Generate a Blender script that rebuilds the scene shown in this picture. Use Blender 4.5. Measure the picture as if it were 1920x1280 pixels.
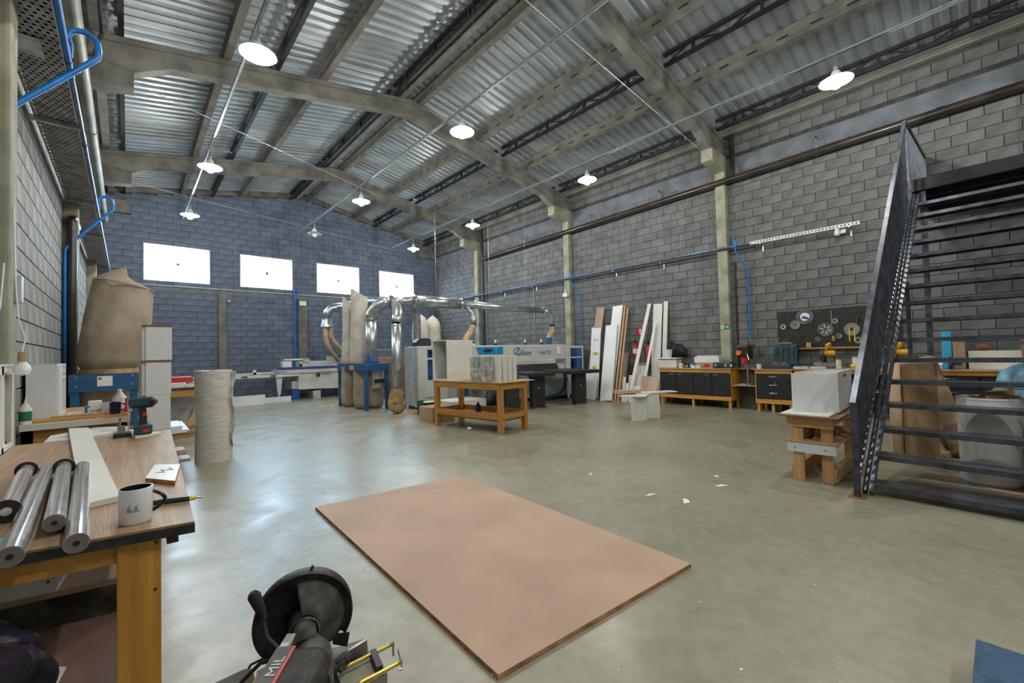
import bpy, bmesh, math, random
from math import sin, cos, pi, radians, sqrt, atan2
from mathutils import Vector, Matrix

random.seed(7)
SC = bpy.context.scene
COL = SC.collection
for _o in list(bpy.data.objects):
    bpy.data.objects.remove(_o, do_unlink=True)

# ------------------------------------------------------------------ camera
CAM_F, CAM_YAW, CAM_PITCH, CAM_ROLL, CAM_H = 794.77, .737248579, .0266899515, -.0250536152, 1.40
def _camera():
    cy, sy, cp, sp = cos(CAM_YAW), sin(CAM_YAW), cos(CAM_PITCH), sin(CAM_PITCH)
    fw = Vector((sy*cp, cy*cp, sp)); r0 = Vector((cy, -sy, 0)); u0 = r0.cross(fw)
    r = r0*cos(CAM_ROLL) + u0*sin(CAM_ROLL); u = r.cross(fw)
    cd = bpy.data.cameras.new('camera'); cd.sensor_width = 36.0; cd.lens = 36.0*CAM_F/1920.0
    cd.clip_start = .05; cd.clip_end = 200
    co = bpy.data.objects.new('camera', cd); COL.objects.link(co)
    co.matrix_world = Matrix(((r.x, u.x, -fw.x, 0), (r.y, u.y, -fw.y, 0), (r.z, u.z, -fw.z, CAM_H), (0, 0, 0, 1)))
    SC.camera = co
    return r, u, fw
CAM_R, CAM_U, CAM_FW = _camera()
def seen_size(p):
    """distance-based size of a point in the picture, 0 outside the frame (only ranks which pieces become single objects)"""
    d = Vector(p) - Vector((0, 0, CAM_H)); f = d.dot(CAM_FW)
    if f < .2: return 0
    if abs(d.dot(CAM_R)/f)*CAM_F > 965 or abs(d.dot(CAM_U)/f)*CAM_F > 645: return 0
    return 1/f

# ------------------------------------------------------------------ world, exposure
SKY = 30.0
LAMP_W = 225.0
W = bpy.data.worlds.new('overcast_sky'); SC.world = W; W.use_nodes = True
_bg = W.node_tree.nodes['Background']; _bg.inputs[0].default_value = (.52, .76, 1.0, 1); _bg.inputs[1].default_value = SKY
SC.view_settings.view_transform = 'Standard'; SC.view_settings.look = 'None'
SC.view_settings.gamma = 1.0; SC.view_settings.use_curve_mapping = False
SC.view_settings.exposure = 0.0

# ------------------------------------------------------------------ materials
MATS = {}
def mat(name, col=(.5, .5, .5), rough=.6, metal=0.0, var=.12, scale=6.0, bump=0.0, bscale=60.0, spec=.5, trans=0.0,
        emit=None, estr=0.0, col2=None, stretch=(1, 1, 1), rvar=0.0, coat=0.0, alpha=1.0, island=0.0, detail=5.0, sheen=0.0, mixpos=(.35, .65)):
    if name in MATS: return MATS[name]
    m = bpy.data.materials.new(name); m.use_nodes = True; MATS[name] = m
    nt = m.node_tree; N = nt.nodes; L = nt.links
    b = N['Principled BSDF']
    b.inputs['Roughness'].default_value = rough; b.inputs['Metallic'].default_value = metal
    b.inputs['Specular IOR Level'].default_value = spec
    if trans: b.inputs['Transmission Weight'].default_value = trans
    if coat: b.inputs['Coat Weight'].default_value = coat; b.inputs['Coat Roughness'].default_value = .12
    if sheen: b.inputs['Sheen Weight'].default_value = sheen
    if alpha < 1: b.inputs['Alpha'].default_value = alpha
    c2 = col2 if col2 else tuple(max(0, c*(1-2*var)) for c in col)
    c1 = col if col2 else tuple(min(1, c*(1+var)) for c in col)
    tc = N.new('ShaderNodeTexCoord'); mp = N.new('ShaderNodeMapping'); mp.inputs['Scale'].default_value = stretch
    L.new(tc.outputs['Object'], mp.inputs[0])
    nz = N.new('ShaderNodeTexNoise'); nz.inputs['Scale'].default_value = scale; nz.inputs['Detail'].default_value = detail
    L.new(mp.outputs[0], nz.inputs['Vector'])
    rp = N.new('ShaderNodeValToRGB'); rp.color_ramp.elements[0].position = mixpos[0]; rp.color_ramp.elements[1].position = mixpos[1]
    rp.color_ramp.elements[0].color = (*c2, 1); rp.color_ramp.elements[1].color = (*c1, 1)
    L.new(nz.outputs['Fac'], rp.inputs[0])
    out = rp.outputs[0]
    if island:
        ge = N.new('ShaderNodeNewGeometry'); oi = N.new('ShaderNodeObjectInfo')
        ad = N.new('ShaderNodeMath'); ad.operation = 'ADD'; L.new(ge.outputs['Random Per Island'], ad.inputs[0]); L.new(oi.outputs['Random'], ad.inputs[1])
        fr = N.new('ShaderNodeMath'); fr.operation = 'FRACT'; L.new(ad.outputs[0], fr.inputs[0])
        mr = N.new('ShaderNodeMapRange'); mr.inputs[3].default_value = 1-island; mr.inputs[4].default_value = 1+island
        L.new(fr.outputs[0], mr.inputs[0])
        mx = N.new('ShaderNodeVectorMath'); mx.operation = 'SCALE'; L.new(out, mx.inputs[0]); L.new(mr.outputs[0], mx.inputs['Scale'])
        out = mx.outputs[0]
    L.new(out, b.inputs['Base Color'])
    if rvar:
        m2 = N.new('ShaderNodeMapRange'); m2.inputs[3].default_value = max(.02, rough-rvar); m2.inputs[4].default_value = min(1, rough+rvar)
        n2 = N.new('ShaderNodeTexNoise'); n2.inputs['Scale'].default_value = scale*1.7; n2.inputs['Detail'].default_value = 6
        L.new(mp.outputs[0], n2.inputs['Vector']); L.new(n2.outputs['Fac'], m2.inputs[0]); L.new(m2.outputs[0], b.inputs['Roughness'])
    if bump:
        n3 = N.new('ShaderNodeTexNoise'); n3.inputs['Scale'].default_value = bscale; n3.inputs['Detail'].default_value = 4
        L.new(mp.outputs[0], n3.inputs['Vector'])
        bp = N.new('ShaderNodeBump'); bp.inputs['Strength'].default_value = bump; bp.inputs['Distance'].default_value = .02
        L.new(n3.outputs['Fac'], bp.inputs['Height']); L.new(bp.outputs[0], b.inputs['Normal'])
    if emit:
        b.inputs['Emission Color'].default_value = (*emit, 1); b.inputs['Emission Strength'].default_value = estr
    return m

def wood(name, col, dark, axis='X', rough=.5, scale=5.0):
    st = {'X': (.35, 6, 6), 'Y': (6, .35, 6), 'Z': (6, 6, .35)}[axis]
    return mat(name, col, rough, col2=dark, scale=scale, stretch=st, bump=.08, bscale=12, detail=8, mixpos=(.25, .7))

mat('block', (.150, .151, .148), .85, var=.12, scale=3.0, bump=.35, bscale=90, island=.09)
mat('block_back_glare', (.120, .152, .215), .85, var=.13, scale=3.0, bump=.35, bscale=90, island=.08)  # extra blue painted in for the lens glare around the windows
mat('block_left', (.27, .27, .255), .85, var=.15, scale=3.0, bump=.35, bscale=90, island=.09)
mat('mortar', (.060, .062, .062), .95, var=.2, scale=8)
mat('plaster_band', (.150, .168, .190), .85, var=.15, scale=2.5, bump=.15, bscale=60)
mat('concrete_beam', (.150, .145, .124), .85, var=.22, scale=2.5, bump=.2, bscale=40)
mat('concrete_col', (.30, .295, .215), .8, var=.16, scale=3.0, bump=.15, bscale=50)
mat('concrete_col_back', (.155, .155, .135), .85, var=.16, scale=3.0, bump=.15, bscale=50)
mat('galv_roof', (.39, .43, .44), .42, metal=.45, var=.13, scale=1.4, rvar=.06)
mat('galv', (.47, .50, .52), .32, metal=.85, var=.14, scale=9, rvar=.1)
mat('conduit_grey', (.27, .30, .32), .5, metal=.3, var=.1, scale=8)
mat('galv_paint', (.52, .54, .54), .45, metal=.3, var=.1, scale=8)
mat('steel_dark', (.028, .030, .036), .5, metal=.3, var=.2, scale=6)
mat('alu', (.62, .63, .64), .35, metal=.8, var=.05)
mat('blue_pipe', (.003, .17, .55), .42, var=.12, scale=5)
mat('pipe_galv_blue', (.13, .22, .36), .3, metal=.55, var=.25, scale=12)
mat('tray_grey', (.36, .355, .34), .5, metal=.4, var=.2, scale=8)
mat('tray_white', (.66, .68, .64), .5, metal=.2, var=.1)
mat('pipe_brown', (.035, .029, .024), .28, var=.3, scale=3)
mat('pipe_olive', (.13, .13, .085), .5, var=.2, scale=3)
mat('white_plastic', (.72, .73, .72), .4, var=.05)
mat('black_plastic', (.018, .018, .020), .4, var=.2)
mat('black_rubber', (.012, .012, .013), .75, var=.2)
mat('lamp_enamel', (.78, .80, .78), .35, var=.04)

def floor_mat():
    m = bpy.data.materials.new('polished_concrete'); m.use_nodes = True; MATS['floor'] = m
    N = m.node_tree.nodes; L = m.node_tree.links; b = N['Principled BSDF']
    tc = N.new('ShaderNodeTexCoord')
    def noise(s, d=8, dist=0.0, st=None):
        n = N.new('ShaderNodeTexNoise'); n.inputs['Scale'].default_value = s; n.inputs['Detail'].default_value = d; n.inputs['Distortion'].default_value = dist
        if st:
            mp = N.new('ShaderNodeMapping'); mp.inputs['Scale'].default_value = st; L.new(tc.outputs['Object'], mp.inputs[0]); L.new(mp.outputs[0], n.inputs['Vector'])
        else: L.new(tc.outputs['Object'], n.inputs['Vector'])
        return n
    def ramp(src, p0, c0, p1, c1):
        r = N.new('ShaderNodeValToRGB'); e = r.color_ramp.elements; e[0].position = p0; e[1].position = p1; e[0].color = (*c0, 1); e[1].color = (*c1, 1)
        L.new(src, r.inputs[0]); return r.outputs[0]
    def mixc(a, bb, fac, mode='MIX'):
        x = N.new('ShaderNodeMix'); x.data_type = 'RGBA'; x.blend_type = mode
        if isinstance(fac, float): x.inputs[0].default_value = fac
        else: L.new(fac, x.inputs[0])
        L.new(a, x.inputs[6]); L.new(bb, x.inputs[7]); return x.outputs[2]
    base = ramp(noise(.55, 9, .3).outputs['Fac'], .3, (.218, .205, .148), .7, (.292, .276, .205))
    fine = ramp(noise(11, 10, .15).outputs['Fac'], .25, (.82, .82, .82), .7, (1.08, 1.08, 1.08))
    c = mixc(base, fine, 1.0, 'MULTIPLY')
    stain = ramp(noise(1.3, 10, .2).outputs['Fac'], .56, (1, 1, 1), .80, (.78, .70, .62))
    c = mixc(c, stain, 1.0, 'MULTIPLY')
    scr = ramp(noise(5, 3, .1, (.12, 5, 1)).outputs['Fac'], .70, (0, 0, 0), .86, (.07, .065, .05))
    c = mixc(c, scr, 1.0, 'ADD')
    L.new(c, b.inputs['Base Color'])
    mr = N.new('ShaderNodeMapRange'); mr.inputs[3].default_value = .29; mr.inputs[4].default_value = .44; mr.inputs[1].default_value = .3; mr.inputs[2].default_value = .7
    L.new(noise(3.1, 10, .2).outputs['Fac'], mr.inputs[0]); L.new(mr.outputs[0], b.inputs['Roughness'])
    b.inputs['Specular IOR Level'].default_value = .8
    bp = N.new('ShaderNodeBump'); bp.inputs['Strength'].default_value = .10; bp.inputs['Distance'].default_value = .02
    L.new(noise(14, 6).outputs['Fac'], bp.inputs['Height']); L.new(bp.outputs[0], b.inputs['Normal'])
    return m
floor_mat()

def glass_mat():
    m = bpy.data.materials.new('window_glass'); m.use_nodes = True; MATS['window_glass'] = m
    N = m.node_tree.nodes; L = m.node_tree.links
    for n in list(N):
        if n.type != 'OUTPUT_MATERIAL': N.remove(n)
    o = [n for n in N if n.type == 'OUTPUT_MATERIAL'][0]
    t = N.new('ShaderNodeBsdfTransparent'); t.inputs[0].default_value = (.96, .97, .97, 1)
    gl = N.new('ShaderNodeBsdfGlossy'); gl.inputs['Roughness'].default_value = .02
    mx = N.new('ShaderNodeMixShader'); mx.inputs[0].default_value = .05
    L.new(t.outputs[0], mx.inputs[1]); L.new(gl.outputs[0], mx.inputs[2]); L.new(mx.outputs[0], o.inputs[0])
glass_mat()

# ------------------------------------------------------------------ mesh builder
class MB:
    def __init__(self): self.v = []; self.f = []; self.sm = []
    def add(self, vs, fs, smooth=False):
        k = len(self.v); self.v += [tuple(p) for p in vs]
        for f in fs: self.f.append(tuple(i+k for i in f)); self.sm.append(smooth)
        return self
    def box(self, a, b):
        x0, y0, z0 = (min(a[i], b[i]) for i in range(3)); x1, y1, z1 = (max(a[i], b[i]) for i in range(3))
        return self.add([(x0, y0, z0), (x1, y0, z0), (x1, y1, z0), (x0, y1, z0), (x0, y0, z1), (x1, y0, z1), (x1, y1, z1), (x0, y1, z1)],
                        [(0, 3, 2, 1), (4, 5, 6, 7), (0, 1, 5, 4), (1, 2, 6, 5), (2, 3, 7, 6), (3, 0, 4, 7)])
    def cbox(self, c, s): return self.box([c[i]-s[i]/2 for i in range(3)], [c[i]+s[i]/2 for i in range(3)])
    def obox(self, c, s, M):
        """box of size s about c turned by 3x3 matrix M"""
        m = MB().cbox((0, 0, 0), s); c = Vector(c)
        return self.add([M @ Vector(p) + c for p in m.v], m.f)
    def bar(self, p0, p1, w, h, up=(0, 0, 1)):
        """rectangular bar from p0 to p1, w sideways, h along up"""
        p0 = Vector(p0); p1 = Vector(p1); d = (p1-p0).normalized(); u = Vector(up)
        s = d.cross(u)
        if s.length < 1e-4: s = d.cross(Vector((1, 0, 0)))
        s.normalize(); u = s.cross(d).normalized()
        vs = []
        for p in (p0, p1):
            for a, b in ((-1, -1), (1, -1), (1, 1), (-1, 1)): vs.append(p + s*a*w/2 + u*b*h/2)
        return self.add(vs, [(0, 1, 2, 3), (7, 6, 5, 4), (0, 4, 5, 1), (1, 5, 6, 2), (2, 6, 7, 3), (3, 7, 4, 0)])
    def prism(self, poly, axis, a, b):
        """polygon in the plane across axis ('x': (y,z), 'y': (x,z), 'z': (x,y)) from a to b"""
        n = len(poly)
        def P(q, t): return {'x': (t, q[0], q[1]), 'y': (q[0], t, q[1]), 'z': (q[0], q[1], t)}[axis]
        vs = [P(q, a) for q in poly] + [P(q, b) for q in poly]
        fs = [tuple(range(n)), tuple(range(2*n-1, n-1, -1))] + [(i, i+n, (i+1) % n + n, (i+1) % n) for i in range(n)]
        return self.add(vs, fs)
    def cyl(self, p0, p1, r0, r1=None, n=16, caps=True, smooth=True):
        r1 = r0 if r1 is None else r1
        return self.tube([p0, p1], [r0, r1], n, caps, smooth)
    def tube(self, pts, r, n=12, caps=True, smooth=True):
        pts = [Vector(p) for p in pts]; m = len(pts); rs = r if isinstance(r, (list, tuple)) else [r]*m
        k = len(self.v); prev = None; fs = []
        for i, p in enumerate(pts):
            if i == 0: t = pts[1]-p
            elif i == m-1: t = p-pts[i-1]
            else: t = (pts[i+1]-p).normalized() + (p-pts[i-1]).normalized()
            t.normalize()
            if prev is None:
                a = Vector((0, 0, 1)) if abs(t.z) < .9 else Vector((1, 0, 0)); s = t.cross(a).normalized()
            else:
                s = prev - t*prev.dot(t); s.normalize()
            prev = s; q = t.cross(s)
            for j in range(n):
                an = 2*pi*j/n; self.v.append(tuple(p + (s*cos(an)+q*sin(an))*rs[i]))
        for i in range(m-1):
            for j in range(n):
                self.f.append((k+i*n+j, k+i*n+(j+1) % n, k+(i+1)*n+(j+1) % n, k+(i+1)*n+j)); self.sm.append(smooth)
        if caps:
            self.f.append(tuple(k+j for j in range(n))[::-1]); self.sm.append(False)
            self.f.append(tuple(k+(m-1)*n+j for j in range(n))); self.sm.append(False)
        return self
    def lathe(self, prof, c=(0, 0, 0), n=24, axis='z', smooth=True):
        k = len(self.v); m = len(prof)
        for r, h in prof:
            for j in range(n):
                an = 2*pi*j/n; a, b = r*cos(an), r*sin(an)
                p = {'z': (a, b, h), 'x': (h, a, b), 'y': (a, h, b)}[axis]
                self.v.append((p[0]+c[0], p[1]+c[1], p[2]+c[2]))
        for i in range(m-1):
            for j in range(n):
                self.f.append((k+i*n+j, k+i*n+(j+1) % n, k+(i+1)*n+(j+1) % n, k+(i+1)*n+j)); self.sm.append(smooth)
        return self
    def sphere(self, c, r, n=16, m=10, sq=(1, 1, 1)):
        prof = [(max(1e-4, sin(pi*i/m)), -cos(pi*i/m)) for i in range(m+1)]
        t = MB().lathe(prof, n=n)
        return self.add([(c[0]+p[0]*r*sq[0], c[1]+p[1]*r*sq[1], c[2]+p[2]*r*sq[2]) for p in t.v], t.f, True)
    def grid(self, fn, nu, nv, smooth=True, closed=False):
        k = len(self.v)
        for i in range(nu+1):
            for j in range(nv+1): self.v.append(tuple(fn(i/nu, j/nv)))
        for i in range(nu):
            for j in range(nv):
                self.f.append((k+i*(nv+1)+j, k+(i+1)*(nv+1)+j, k+(i+1)*(nv+1)+j+1, k+i*(nv+1)+j+1)); self.sm.append(smooth)
        return self
    def xform(self, M):
        self.v = [tuple(M @ Vector(p)) for p in self.v]; return self
    def mesh(self, name, m, off=(0, 0, 0)):
        me = bpy.data.meshes.new(name)
        me.from_pydata([(p[0]-off[0], p[1]-off[1], p[2]-off[2]) for p in self.v], [], self.f)
        me.polygons.foreach_set('use_smooth', self.sm)
        if any(self.sm): me.set_sharp_from_angle(angle=radians(42))
        me.validate()
        bm = bmesh.new(); bm.from_mesh(me); bmesh.ops.recalc_face_normals(bm, faces=bm.faces); bm.to_mesh(me); bm.free()
        if m: me.materials.append(MATS[m])
        me.update()
        return me
    def obj(self, name, m, parent=None, off=(0, 0, 0), bevel=0.0, solid=0.0):
        o = bpy.data.objects.new(name, self.mesh(name, m, off)); COL.objects.link(o)
        if parent: o.parent = parent
        if solid:
            s = o.modifiers.new('solid', 'SOLIDIFY'); s.thickness = solid; s.offset = 0
        if bevel:
            b = o.modifiers.new('bevel', 'BEVEL'); b.width = bevel; b.segments = 2; b.limit_method = 'ANGLE'; b.angle_limit = radians(40)
        return o

class Thing:
    """a thing: an Empty at its base; parts are given in world coordinates (or local ones when rotated)"""
    def __init__(self, name, label, cat, loc=(0, 0, 0), rz=0.0, group=None, local=False):
        o = bpy.data.objects.new(name, None); COL.objects.link(o); o.empty_display_size = .1
        o.location = loc; o.rotation_euler = (0, 0, rz); o['label'] = label; o['category'] = cat
        if group: o['group'] = group
        self.o = o; self.loc = loc; self.local = local
    def part(self, name, mb, m, parent=None, bevel=0.0, solid=0.0, label=None, kind=None):
        o = mb.obj(name, m, parent or self.o, (0, 0, 0) if self.local else self.loc, bevel, solid)
        if label: o['label'] = label
        if kind: o['kind'] = kind
        return o
    def text(self, name, s, size, M, m, parent=None, ext=.001, align='LEFT'):
        return text(name, s, size, M, m, parent or self.o, (0, 0, 0) if self.local else self.loc, ext, align)
def text(name, s, size, M, m, parent, off=(0, 0, 0), ext=.001, align='LEFT', shear=0.0, sx=1.0):
    c = bpy.data.curves.new(name, 'FONT'); c.body = s; c.size = size; c.extrude = ext; c.align_x = align; c.align_y = 'BOTTOM_BASELINE'; c.shear = shear
    c.resolution_u = 3
    tmp = bpy.data.objects.new(name, c); me = bpy.data.meshes.new_from_object(tmp); bpy.data.objects.remove(tmp); bpy.data.curves.remove(c)
    me.materials.clear(); me.materials.append(MATS[m])
    o = bpy.data.objects.new(name, me); COL.objects.link(o); o.parent = parent; o['kind'] = 'stuff'
    M = M.copy(); M.translation = M.translation - Vector(off); o.matrix_local = M @ Matrix.Diagonal((sx, 1, 1, 1))
    return o
def frame_mat(origin, right, up):
    r = Vector(right).normalized(); u = Vector(up).normalized(); n = r.cross(u)
    return Matrix(((r.x, u.x, n.x, origin[0]), (r.y, u.y, n.y, origin[1]), (r.z, u.z, n.z, origin[2]), (0, 0, 0, 1)))
def single(name, label, cat, mb, m, loc, group=None, bevel=0.0, solid=0.0, rz=0.0):
    """a thing that is one mesh, world coordinates"""
    o = mb.obj(name, m, None, loc, bevel, solid); o.location = loc
    o['label'] = label; o['category'] = cat
    if group: o['group'] = group
    return o
def copy_tree(o, parent=None):
    c = o.copy(); COL.objects.link(c)
    if parent: c.parent = parent
    for ch in list(o.children): copy_tree(ch, c)
    return c
def struct(o): o['kind'] = 'structure'; return o
def lerp(a, b, t): return tuple(a[i]+(b[i]-a[i])*t for i in range(len(a)))
def arc(c, r, a0, a1, u, v, n=8):
    c = Vector(c); u = Vector(u); v = Vector(v)
    return [tuple(c + u*r*cos(a0+(a1-a0)*i/n) + v*r*sin(a0+(a1-a0)*i/n)) for i in range(n+1)]

# ------------------------------------------------------------------ the building
XL, XR, YB, YF, XM = -.70, 10.72, 17.16, -6.6, 4.98
def roof_z(x): return 7.70 - .19*abs(x-XM)
FL = struct(MB().box((XL-.2, YF-.2, -.15), (XR+.2, YB+.2, 0)).obj('floor', 'floor'))
_g = MB().add([(-40, -60, -.02), (60, -60, -.02), (60, 70, -.02), (-40, 70, -.02)], [(0, 1, 2, 3)])
mat('outdoor_ground', (.30, .29, .27), .9)
struct(_g.obj('ground', 'outdoor_ground'))

def block_wall(name, o, du, dn, length, ztop, m, holes=(), single_max=300, z0=0.0, skip=None):
    """masonry of 0.40 x 0.20 m blocks in running bond: mortar core, blocks proud of it"""
    o = Vector(o); du = Vector(du); dn = Vector(dn); T = .012
    core = MB()
    def Pt(u, z, n): return o + du*u + dn*n + Vector((0, 0, z))
    segs = sorted(set([0, length] + [h[0] for h in holes] + [h[1] for h in holes] + ([length*XM_FRAC] if callable(ztop) else [])))
    zt = ztop if callable(ztop) else (lambda u: ztop)
    def slab(u0, u1, z0_, z1a, z1b):
        vs = [Pt(u0, z0_, -.19), Pt(u1, z0_, -.19), Pt(u1, z1b, -.19), Pt(u0, z1a, -.19), Pt(u0, z0_, 0), Pt(u1, z0_, 0), Pt(u1, z1b, 0), Pt(u0, z1a, 0)]
        core.add(vs, [(0, 1, 2, 3), (7, 6, 5, 4), (0, 4, 5, 1), (1, 5, 6, 2), (2, 6, 7, 3), (3, 7, 4, 0)])
    for a, b in zip(segs[:-1], segs[1:]):
        if b-a < 1e-4: continue
        hs = sorted([h for h in holes if h[0] <= a+1e-4 and h[1] >= b-1e-4], key=lambda h: h[2])
        z = 0
        for h in hs:
            if h[2] > z: slab(a, b, z, h[2], h[2])
            z = h[3]
        slab(a, b, z, zt(a), zt(b))
    wall = struct(core.obj(name, 'mortar'))
    rects = []
    nz = int(max(zt(0), zt(length), zt(length/2))/.2)+1
    for k in range(nz):
        za, zb = k*.2+.0035, (k+1)*.2-.0035
        u = -.4 + (.2 if k % 2 else 0)
        while u < length:
            a, b = max(u+.0035, 0), min(u+.3965, length); u += .4
            if b-a < .03: continue
            zz = min(zb, min(zt(a), zt(b)))
            if zz-za < .02: continue
            pieces = [(a, b, za, zz)]
            for h in holes:
                nx = []
                for (p, q, r, s) in pieces:
                    if q <= h[0] or p >= h[1] or s <= h[2] or r >= h[3]: nx.append((p, q, r, s)); continue
                    if p < h[0]: nx.append((p, h[0], r, s))
                    if q > h[1]: nx.append((h[1], q, r, s))
                    p2, q2 = max(p, h[0]), min(q, h[1])
                    if r < h[2]: nx.append((p2, q2, r, h[2]))
                    if s > h[3]: nx.append((p2, q2, h[3], s))
                pieces = nx
            for pc in pieces:
                if pc[1]-pc[0] > .03 and pc[3]-pc[2] > .02 and not (skip and skip((pc[0]+pc[1])/2, (pc[2]+pc[3])/2)): rects.append(pc)
    full = [r for r in rects if abs(r[1]-r[0]-.393) < 1e-3 and abs(r[3]-r[2]-.193) < 1e-3]
    ranked = sorted(full, key=lambda r: -seen_size(Pt((r[0]+r[1])/2, (r[2]+r[3])/2, 0)))[:single_max]
    ranked = [r for r in ranked if seen_size(Pt((r[0]+r[1])/2, (r[2]+r[3])/2, 0)) > 0]
    rs = set(ranked); d = T; cz = .004
    def blk(mb, u0, u1, a, b, base=None):
        def Q(u, z, n): return (base or Pt)(u, z, n)
        vs = [Q(u0, a, -.004), Q(u1, a, -.004), Q(u1, b, -.004), Q(u0, b, -.004), Q(u0+cz, a+cz, d), Q(u1-cz, a+cz, d), Q(u1-cz, b-cz, d), Q(u0+cz, b-cz, d)]
        mb.add(vs, [(4, 5, 6, 7), (0, 4, 7, 3), (1, 2, 6, 5), (0, 1, 5, 4), (3, 7, 6, 2)])
    fld = MB()
    for r in rects:
        if r not in rs: blk(fld, *r)
    f = fld.obj('block_field', m, wall); f['kind'] = 'stuff'
    one = MB(); blk(one, -.1965, .1965, -.0965, .0965, lambda u, z, n: du*u + dn*n + Vector((0, 0, z)))
    me = one.mesh('block', m)
    for r in ranked:
        b = bpy.data.objects.new('block', me); COL.objects.link(b); b.parent = wall
        b.location = Pt((r[0]+r[1])/2, (r[2]+r[3])/2, 0)
    return wall

WINX = [(.37+2.533*i, 2.04+2.533*i) for i in range(4)]
WZ0, WZ1 = 3.93, 5.07
XM_FRAC = .5
def _right_skip(u, z):
    return 5.56 < z < 5.92
YR0 = -3.4   # where block detail on the right wall starts, behind the picture's edge
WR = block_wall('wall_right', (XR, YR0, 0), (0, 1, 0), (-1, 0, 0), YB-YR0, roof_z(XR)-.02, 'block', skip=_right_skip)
MB().box((XR, YR0, 5.57), (XR-.014, YB, 5.91)).obj('ring_beam', 'plaster_band', WR)
struct(MB().box((XR, YF, 0), (XR+.19, YR0, roof_z(XR)-.02)).obj('wall_right_front', 'block'))
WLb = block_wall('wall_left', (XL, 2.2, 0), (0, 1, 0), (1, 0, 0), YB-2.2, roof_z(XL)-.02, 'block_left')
struct(MB().box((XL, YF, 0), (XL-.19, 2.2, roof_z(XL)-.02)).obj('wall_left_front', 'block_left'))
def _gable(u): return roof_z(XL+u)-.20
XM_FRAC = (XM-XL)/(XR-XL)
WB = block_wall('wall_back', (XL, YB, 0), (1, 0, 0), (0, -1, 0), XR-XL, _gable, 'block_back_glare', holes=[(a-XL, b-XL, WZ0, WZ1) for a, b in WINX])
# gable beam on top of the back wall and smooth ring beam under the windows
_gb = MB()
for a, b in ((XL, XM), (XM, XR)):
    za, zb = roof_z(a), roof_z(b)
    _gb.prism([(a, za-.20), (b, zb-.20), (b, zb-.02), (a, za-.02)], 'y', YB-.03, YB+.19)
_gb.obj('gable_beam', 'concrete_beam', WB)
MB().box((XL, YB, 3.60), (XR, YB-.016, 3.80)).obj('ring_beam', 'plaster_band', WB)
for x0, x1 in ((2.26, 2.49), (4.74, 5.05), (7.35, 7.62)):
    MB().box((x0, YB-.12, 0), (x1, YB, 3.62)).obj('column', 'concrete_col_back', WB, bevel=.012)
for x0, x1 in ((XL, .09), (9.80, XR)):   # heads of the corner columns
    MB().box((x0, YB-.22, 5.86), (x1, YB, 6.24)).obj('column_head', 'concrete_beam', WB, bevel=.01)
# front wall behind the camera, its doorway shut by an added light-blocking door
_fw = MB()
DX0, DX1, DZ = 1.4, 6.6, 4.6
_fw.box((XL, YF-.19, 0), (DX0, YF, 6.5)); _fw.box((DX1, YF-.19, 0), (XR, YF, 6.5)); _fw.box((DX0, YF-.19, DZ), (DX1, YF, 6.5))
_fw.prism([(XL, 6.5), (XR, 6.5), (XR, roof_z(XR)), (XM, roof_z(XM)), (XL, roof_z(XL))], 'y', YF-.19, YF)
struct(_fw.obj('wall_front', 'block_left'))

# windows
for i, (a, b) in enumerate(WINX):
    c = (a+b)/2; w = (b-a)/4
    fr = MB(); t = .035; y0, y1 = YB-.02, YB+.08
    fr.box((a, y0, WZ0), (b, y1, WZ0+t)); fr.box((a, y0, WZ1-t), (b, y1, WZ1)); fr.box((a, y0, WZ0+t), (a+t, y1, WZ1-t)); fr.box((b-t, y0, WZ0+t), (b, y1, WZ1-t))
    wo = struct(fr.obj('window_%d' % (i+1), 'alu'))
    for k in range(4):
        yy = YB+.03 if k in (1, 2) else YB+.055
        MB().box((a+k*w+.004, yy, WZ0+t), (a+(k+1)*w-.004, yy+.006, WZ1-t)).obj('pane', 'window_glass', wo)
    MB().box((c-.016, YB+.024, WZ0+t), (c+.016, YB+.04, WZ1-t)).obj('meeting_rail', 'alu', wo)
    MB().box((c-.045, YB, (WZ0+WZ1)/2-.04-.02*i), (c+.045, YB+.03, (WZ0+WZ1)/2+.04-.02*i)).obj('latch', 'black_plastic', wo)
    pl = bpy.data.lights.new('window_portal', 'AREA'); pl.shape = 'RECTANGLE'; pl.size = b-a; pl.size_y = WZ1-WZ0; pl.cycles.is_portal = True
    po = bpy.data.objects.new('window_portal', pl); COL.objects.link(po); po.location = (c, YB+.12, (WZ0+WZ1)/2); po.rotation_euler = (radians(-90), 0, 0)
_dr = struct(MB().box((DX0, YF-.12, 0), (DX1, YF-.08, DZ)).obj('light_block_door', 'galv_paint'))  # unseen closed door, added to keep bluish sky light out
for k in range(int(DZ/.23)): MB().box((DX0, YF-.08, k*.23+.01), (DX1, YF-.065, k*.23+.21)).obj('light_block_slat', 'galv_paint', _dr)

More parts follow.
